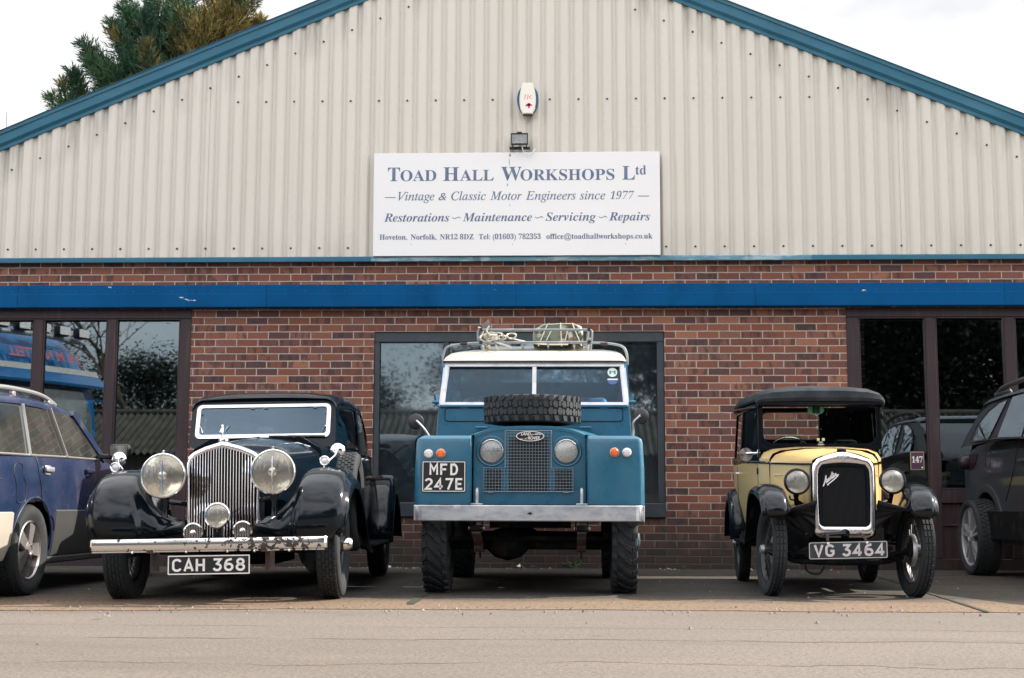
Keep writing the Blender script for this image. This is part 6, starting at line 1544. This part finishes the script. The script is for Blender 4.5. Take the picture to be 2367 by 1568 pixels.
def ex(y, z):
    k = lerp(((-.98, .70), (-.90, .80), (-.6, .84), (0, .85), (1.6, .85), (2.6, .83), (3.1, .78), (3.35, .66)), y) / .85
    return k * lerp(((.2, .79), (.30, .82), (.45, .842), (.60, .850), (.80, .852), (.92, .842), (.985, .822), (1.05, .808), (1.36, .700), (1.42, .64)), z)
EW = (0, 2.65)
def ezt(y): return lerp(((-.98, .955), (0, .972), (1.3, .985), (1.5, .98), (2.6, .86), (3.2, .74), (3.35, .66)), y)
Y1 = [-.98 + .045 * i for i in range(97)]
for s in (-1, 1):
    g = MB(); skin(g, s, Y1, lambda y: arch_floor(y, EW, .25, .365, .315), ezt, ex, 14)
    g.tube([(s * (ex(y, z) + .003), y, z) for y, z in [(.368 * cos(t), .315 + .368 * sin(t)) for t in [pi * i / 24 for i in range(25)]]], .009, 6)
    ep(g, "body_side", m_nav, ang=40)
g = MB()
g.loft([[(x * ex(y, ezt(y)), y, ezt(y) + .05 * (1 - x * x) * (y > 1.4)) for x in [-1 + .1 * i for i in range(21)]] for y in Y1]); ep(g, "bonnet", m_nav, ang=50)
g = MB(); g.loft([[(x * ex(yy, z), yy + .0, z) for x in [-1 + .2 * i for i in range(11)]] for z, yy in ((.25, -.92), (.5, -.97), (.8, -.95), (.96, -.86), (1.36, -.55))]); ep(g, "tailgate", m_nav, ang=50)
g = MB(); g.loft([[(x * ex(yy, z), yy, z) for x in [-1 + .2 * i for i in range(11)]] for z, yy in ((.25, 3.32), (.5, 3.36), (.66, 3.34))]); ep(g, "front_bumper", m_nav, ang=50)
# greenhouse and roof
g = MB(); rows = []
for y, zs in ((-.60, 1.345), (-.40, 1.365), (0, 1.378), (.4, 1.376), (.75, 1.362), (1.02, 1.335)):
    half = [(.700 + .006, zs - .035), (.700, zs - .010), (.672, zs + .022), (.60, zs + .045), (.35, zs + .066), (0, zs + .072)]
    rows.append([(x, y, z) for x, z in half] + [(-x, y, z) for x, z in reversed(half[:-1])])
g.loft(rows); ep(g, "roof", m_nav, ang=40)
def gx(y, z): return .826 - (z - .97) * (.826 - .702) / .385
GL_ = [[(-.86, .972), (-.10, .985), (.02, 1.325), (-.48, 1.312), (-.66, 1.20)], [(-.055, .985), (.60, .998), (.525, 1.335), (.055, 1.33)], [(.665, 1.0), (1.30, 1.005), (1.38, 1.045), (1.02, 1.300), (.90, 1.322), (.585, 1.335)]]
for s in (-1, 1):
    g = MB(); g.loft([[(s * (gx(y, z) - .012), y + (z - .97) * sl, z) for y, sl in ((-.92, .95), (-.4, .4), (0, .1), (.6, -.1), (1.0, 0), (1.44, -1.08))] for z in (.96, 1.1, 1.25, 1.352)])
    ep(g, "window_frames", m_black, ang=50)
    for P in GL_:
        g = MB(); side_plate(g, s, gx, P, .0); ep(g, "side_window", m_carglass, flat=True)
    g = MB()
    for a, b, w in (((-.075, .975), (.040, 1.345), .030), ((.632, .985), (.552, 1.35), .034)): g.bar((s * (gx(*a) + .004), a[0], a[1]), (s * (gx(*b) + .004), b[0], b[1]), .010, w, up=(1, 0, 0))
    g.tube([(s * (gx(y, z) + .004), y, z) for y, z in ((-.88, .966), (-.08, .977), (.64, .989), (1.38, .995))], .009, 6); ep(g, "window_trim", m_bright)
    g = MB(); g.bar((s * (gx(1.44, .99) - .005), 1.47, .99), (s * (gx(1.0, 1.34) - .005), 1.02, 1.345), .05, .05, up=(1, 0, 0)); ep(g, "windscreen_pillar", m_nav)
    # rail
    g = MB(); P = [(s * .655, -.62, 1.392), (s * .660, -.3, 1.440), (s * .660, .2, 1.452), (s * .658, .55, 1.440), (s * .655, .80, 1.392)]
    g.tube(cr(P, 5), .017, 8); g.box((s * .655, .68, 1.402), (.04, .10, .04), bev=.01); g.box((s * .655, .0, 1.412), (.03, .06, .05), bev=.01); g.box((s * .655, -.55, 1.402), (.04, .12, .04), bev=.01); ep(g, "roof_rail", m_railg)
    for y in (.21, 1.05):
        g = MB(); xx = ex(y, .885); g.box((s * (xx + .022), y, .885 + (y - .2) * .015), (.022, .15, .036), bev=.010, seg=2); g.box((s * (xx + .005), y, .878), (.014, .10, .07), bev=.006); ep(g, "door_handle", m_galv if y < .5 else m_nav)
    g = MB(); C = lambda u, v: (-.255 + u, .80 + v)
    for O in ([C(u, v) for u, v in ((-.10, .10), (-.03, .115), (.03, .10), (.045, .02), (.085, -.03), (.085, -.13), (.05, -.15), (-.05, -.15), (-.065, -.05), (-.105, .03))],): g.tube(on_side(s, ex, cr(O + O[:1], 4)[:-1], .001), .0035, 6, closed=True)
    g.tube(on_side(s, ex, cr([(.03, .97), (.06, .85), (.10, .76), (.12, .68), (.20, .60), (.36, .53), (.40, .45)], 5), .0015), .0055, 6)
    g.tube(on_side(s, ex, [(.70, .985), (.72, .7), (.72, .3)], .001), .0045, 6); g.tube(on_side(s, ex, [(-.95, .80), (-.75, .79), (-.55, .80)], .001), .004, 6)
    ep(g, "shut_line", m_black)
    g = MB(); Yc = [.40 + .06 * i for i in range(32)]; skin(g, s, Yc, lambda y: .27, lambda y: .585, ex, 8, 0, .008)
    g.loft([on_side(s, ex, [(y, .585) for y in Yc], .010), on_side(s, ex, [(y, .597) for y in Yc], .0)]); g.loft([on_side(s, ex, [(.40, z) for z in (.27, .43, .585)], .008), on_side(s, ex, [(.385, z) for z in (.27, .43, .585)], -.01)])
    g.box((s * .79, 1.3, .235), (.08, 1.9, .05), bev=.01); ep(g, "sill_cladding", m_cladg, ang=30)
    g = MB(); Yb = [-.985, -.96, -.9, -.8, -.7, -.6, -.5, -.42, -.365]; skin(g, s, Yb, lambda y: max(.26, arch_floor(y, EW, .26, .368, .315)) if y > -.42 else .26, lambda y: .575, ex, 8, 0, .014); g.loft([on_side(s, ex, [(y, .575) for y in Yb], .014), on_side(s, ex, [(y, .583) for y in Yb], .0)])
    ep(g, "rear_bumper", m_beige, ang=40)
    g = MB(); g.box((s * 1.0, 1.34, 1.062), (.17, .09, .115), bev=.03, seg=2); g.box((s * .87, 1.37, 1.02), (.14, .05, .04), bev=.01); o = ep(g, "door_mirror", m_black)
    g = MB(); g.prism(rrect(-.068, -.042, .068, .042, .018), -.0475, -.044, lambda u, v, w: (s * 1.0 + u, 1.34 + w, 1.064 + v)); g.build("mirror_glass", m_chrome, o)
wa = alloy(ES, .317, .203, .205, 5, m_alloy, m_black, m_rubberd)
wa.location = (.745, 0, .317)
for x, y in ((-.745, 0), (.745, 2.65), (-.745, 2.65)): share(wa, ES, (x, y, .317), (.6, 0, 0 if x > 0 else pi))
g = MB(); g.box((0, 1.2, .42), (1.5, 4.1, .30)); g.box((0, .3, .9), (1.3, 2.2, .1)); ep(g, "underbody", m_under)

# ---- dark suv, tail to the wall
m_suv = mat("graphite_metallic", (.036, .054, .072), .32, metal=.2, coat=.9, coat_rough=.06, var=[((.038, .048, .058), 2, .45, .7)])
m_suvglass = glass("suv_glass", (.06, .07, .08), 2.2, .07)
m_tail = mat("smoked_tail_lamp", (.014, .005, .007), .4)
SV = empty("suv", (4.71, -1.0, 0), 0, "dark grey suv with black wheel arch trim backed up to the wall", "car")
def vp(mb, name, mats, parent=None, **k): return mb.build(name, mats, parent or SV, **k)
def vx(y, z):
    k = lerp(((.68, .72), (.62, .80), (.45, .885), (.2, .915), (-.3, .92), (-2.6, .92), (-3.5, .87), (-3.9, .74)), y) / .92
    return k * lerp(((.2, .85), (.34, .885), (.52, .912), (.75, .920), (.95, .925), (1.12, .912), (1.22, .895), (1.30, .872), (1.60, .765), (1.66, .71)), z)
VW = (0, -2.67)
Y2 = [.68 - .045 * i for i in range(103)]
def vzt(y): return lerp(((-3.9, .80), (-2.8, .98), (-2.1, 1.13), (-1.6, 1.20), (-.9, 1.235), (-.2, 1.262), (.3, 1.24), (.5, 1.20), (.68, 1.10)), y)
for s in (-1, 1):
    g = MB(); skin(g, s, Y2, lambda y: arch_floor(y, VW, .36, .43, .36), vzt, vx, 16); vp(g, "body_side", m_suv, ang=45)
    g = MB()
    for wy in VW:
        rows = []
        for rr, off in ((.425, .004), (.43, .014), (.475, .018), (.500, .012), (.505, .001)): rows.append(on_side(s, vx, [(wy + rr * cos(t), .36 + rr * sin(t)) for t in [R(-6) + R(192) * i / 28 for i in range(29)]], off))
        g.loft(rows)
    Yc = [-.44 - .06 * i for i in range(30)]; skin(g, s, Yc, lambda y: .30, lambda y: .50, vx, 5, 0, .014); g.loft([on_side(s, vx, [(y, .50) for y in Yc], .014), on_side(s, vx, [(y, .512) for y in Yc], 0)])
    side_plate(g, s, vx, [(-.52, .50), (-1.3, .46), (-1.35, .60), (-1.0, .585), (-.62, .60)], .018)
    vp(g, "arch_trim", m_cladg, ang=30)
    def hx(y, z): return .893 - (z - 1.24) * (.893 - .765) / .37
    g = MB(); g.loft([[(s * (hx(y, z) - .012) * (1 if y < -.1 else lerp(((-.1, 1), (.5, .93)), y)), y, z) for y in (ya, (ya * 2 + yb) / 3, (ya + 2 * yb) / 3, yb)] for z, ya, yb in ((1.23, .40, -2.0), (1.35, .25, -1.86), (1.5, .02, -1.68), (1.62, -.20, -1.52))]); vp(g, "window_frames", m_black, ang=50)
    for P in ([(-.17, 1.268), (-.56, 1.262), (-.22, 1.40)], [(-.60, 1.264), (-.66, 1.262), (-.875, 1.60), (-.68, 1.585), (-.42, 1.52), (-.24, 1.425)], [(-.93, 1.262), (-1.60, 1.235), (-1.62, 1.625), (-1.02, 1.618)], [(-1.66, 1.232), (-2.10, 1.20), (-2.0, 1.30), (-1.68, 1.60)]):
        g = MB(); side_plate(g, s, hx, P, .0); vp(g, "side_window", m_suvglass, flat=True)
    g = MB(); g.tube([(s * (hx(y, z) + .004), y, z) for y, z in ((-.14, 1.258), (-.6, 1.252), (-.93, 1.250), (-1.6, 1.222), (-2.1, 1.19))], .008, 6)
    g.loft([[(s * (hx(y, z) + d), y, z) for d in (.000, .006)] for y, z in ((-.10, 1.27), (-.16, 1.40), (-.40, 1.535), (-.68, 1.605), (-1.1, 1.636), (-1.6, 1.64))]); vp(g, "window_trim", m_black)
    g = MB(); P = [(s * .715, -.42, 1.640), (s * .722, -.56, 1.715), (s * .730, -.85, 1.742), (s * .730, -1.4, 1.750), (s * .722, -1.9, 1.70)]
    g.tube(cr(P, 5), [.030] * 4 + [.024] * 17, 8); g.box((s * .72, -.62, 1.685), (.05, .42, .05), bev=.02); vp(g, "roof_rail", m_cladg)
    g = MB(); side_plate(g, s, vx, [(.66, 1.02), (.42, 1.01), (.30, 1.08), (.26, 1.165), (.52, 1.17), (.64, 1.12)], .006); g.box((s * .72, .57, 1.09), (.18, .12, .14), bev=.03); vp(g, "tail_lamp", m_tail, ang=50)
    g = MB(); O = rrect(-.13, 1.02, .03, 1.17, .03); g.tube(on_side(s, vx, [(y - .02, z) for y, z in O], .001), .0035, 6, closed=True)
    g.tube(on_side(s, vx, cr([(-.93, 1.25), (-.90, 1.10), (-.86, 1.0), (-.72, .84), (-.58, .70)], 5), .001), .005, 6); g.tube(on_side(s, vx, [(-1.62, 1.23), (-1.63, .9), (-1.62, .52)], .001), .005, 6); vp(g, "shut_line", m_black)
    for y in (-1.10,): g = MB(); g.box((s * (vx(y, 1.06) + .022), y, 1.055), (.024, .19, .034), bev=.011, seg=2); vp(g, "door_handle", m_suv)
g = MB(); rows = []
for y, z in ((-.16, 1.595), (-.22, 1.625), (-.35, 1.640), (-.8, 1.655), (-1.3, 1.655), (-1.6, 1.63), (-1.75, 1.56)):
    half = [(.772, z - .02), (.768, z), (.74, z + .018), (.55, z + .035), (0, z + .045)]; rows.append([(x, y, q) for x, q in half] + [(-x, y, q) for x, q in reversed(half[:-1])])
g.loft(rows, capa=True); vp(g, "roof", m_suv, ang=40)
g = MB(); g.loft([[(x * (vx(y, z) if z < 1.25 else .78), y, z) for x in [-1 + .2 * i for i in range(11)]] for z, y in ((.36, .60), (.55, .67), (.8, .66), (1.1, .63), (1.22, .50), (1.58, -.12))]); vp(g, "tailgate", m_suv, ang=50)
g = MB(); g.loft([[(x * vx(y, vzt(y)), y, vzt(y) + .03 * (1 - x * x)) for x in [-1 + .2 * i for i in range(11)]] for y in (-1.9, -2.2, -2.7, -3.3, -3.9)]); g.loft([[(x * .74, -3.9 - .05 * (1 - x * x), z) for x in [-1 + .2 * i for i in range(11)]] for z in (.3, .8)]); vp(g, "bonnet", m_suv, ang=50)
g = MB(); g.box((0, -.02, 1.42), (1.30, .02, .28), rot=(R(60), 0, 0)); g.box((0, -1.95, 1.40), (1.5, .02, .52), rot=(R(-58), 0, 0)); vp(g, "screens", m_suvglass)
wv = alloy(SV, .362, .275, .225, 5, mat("diamond_cut_alloy", (.33, .34, .36), .4, .3), m_core, m_rubber, True)
wv.location = (.80, 0, .362)
for x, y in ((-.80, 0), (.80, -2.67), (-.80, -2.67)): share(wv, SV, (x, y, .362), (.35, 0, 0 if x > 0 else pi))
g = MB(); g.box((0, -1.4, .48), (1.6, 4.0, .25)); vp(g, "underbody", m_under)

# ================================================================== small things on the ground
m_paper = mat("white_paper", (.66, .65, .63), .8); m_weed = mat("weed_leaf", (.035, .085, .030), .6, var=[((.06, .12, .04), 20, .45, .6)])
def scrap(x, y, r, seed, label):
    random.seed(seed); g = MB(); n = 9; P = [(r * random.uniform(.5, 1.2) * cos(2 * pi * i / n), r * .7 * random.uniform(.5, 1.2) * sin(2 * pi * i / n), random.uniform(.0, .6) * r) for i in range(n)]
    g.add(P + [(0, 0, r * .9), (r * .3, -.01, r * .3)], [(i, (i + 1) % n, n + (i % 3 == 1)) for i in range(n)]); o = g.build("paper_scrap", m_paper, None, loc=(x, y, .006), flat=True); tag(o, label, "paper", "scraps of litter by the wall")
scrap(-.50, -.20, .055, 3, "crumpled white paper against the wall under the blue four wheel drive")
scrap(1.80, -.42, .045, 8, "torn white paper on the pad behind the yellow car")
scrap(-1.86, -.14, .030, 5, "small white wrapper by the wall between the saloon and the four wheel drive")
def weed(x, y, h, seed, label):
    random.seed(seed); g = MB()
    for i in range(34):
        a = random.uniform(0, 2 * pi); b = Vector((random.gauss(0, h * .35), random.gauss(0, h * .2), random.uniform(0, h * .35))); blade(g, b, Vector((cos(a), sin(a), random.uniform(.2, 1.4))), h * random.uniform(.3, .7), h * random.uniform(.08, .2))
    o = g.build("weed", m_weed, None, loc=(x, y, .004), flat=True); tag(o, label, "weed", "weeds at the foot of the wall")
weed(.02, -.12, .12, 1, "larger leafy weed at the foot of the wall under the blue four wheel drive")
weed(.46, -.10, .07, 2, "small weed by the wall near the right rear wheel of the four wheel drive")
weed(-.36, -.10, .05, 6, "tiny weed by the wall just right of the crumpled paper")
weed(1.19, -.08, .06, 4, "small weed at the wall between the four wheel drive and the yellow car")
weed(2.30, -1.2, .05, 9, "low weed in the pad behind the yellow car")
m_stone = mat("loose_stone", (.16, .14, .12), .9, var=[((.30, .26, .22), 1.5, .54, .60), ((.06, .055, .05), 2.3, .52, .58)])
random.seed(12); g = MB()
for i in range(420):
    x = random.uniform(-4.6, 5.0); y = edge(x) + (random.gauss(-.05, .22) if i % 3 else random.uniform(-2.2, 5.6)); r = random.choice((.004, .005, .007, .010, .013)) * (1.3 if y > -2 else 1)
    n = 5; g.add([(x + r * random.uniform(.6, 1.2) * cos(2 * pi * k / n), y + r * random.uniform(.6, 1.2) * sin(2 * pi * k / n), .003) for k in range(n)] + [(x, y, .004 + r * random.uniform(.7, 1.3))], [(k, (k + 1) % n, n) for k in range(n)])
for i in range(160):
    x = random.choice((random.gauss(-1.75, .22), random.gauss(-2.7, .3), random.uniform(-4, 3))); y = -random.uniform(.03, .26); r = random.choice((.008, .012, .016, .02)); n = 5
    g.add([(x + r * random.uniform(.6, 1.2) * cos(2 * pi * k / n), y + r * random.uniform(.6, 1.2) * sin(2 * pi * k / n), .003) for k in range(n)] + [(x, y, .004 + r * random.uniform(.5, .9))], [(k, (k + 1) % n, n) for k in range(n)])
tag(g.build("gravel", m_stone, flat=True), kind='stuff')
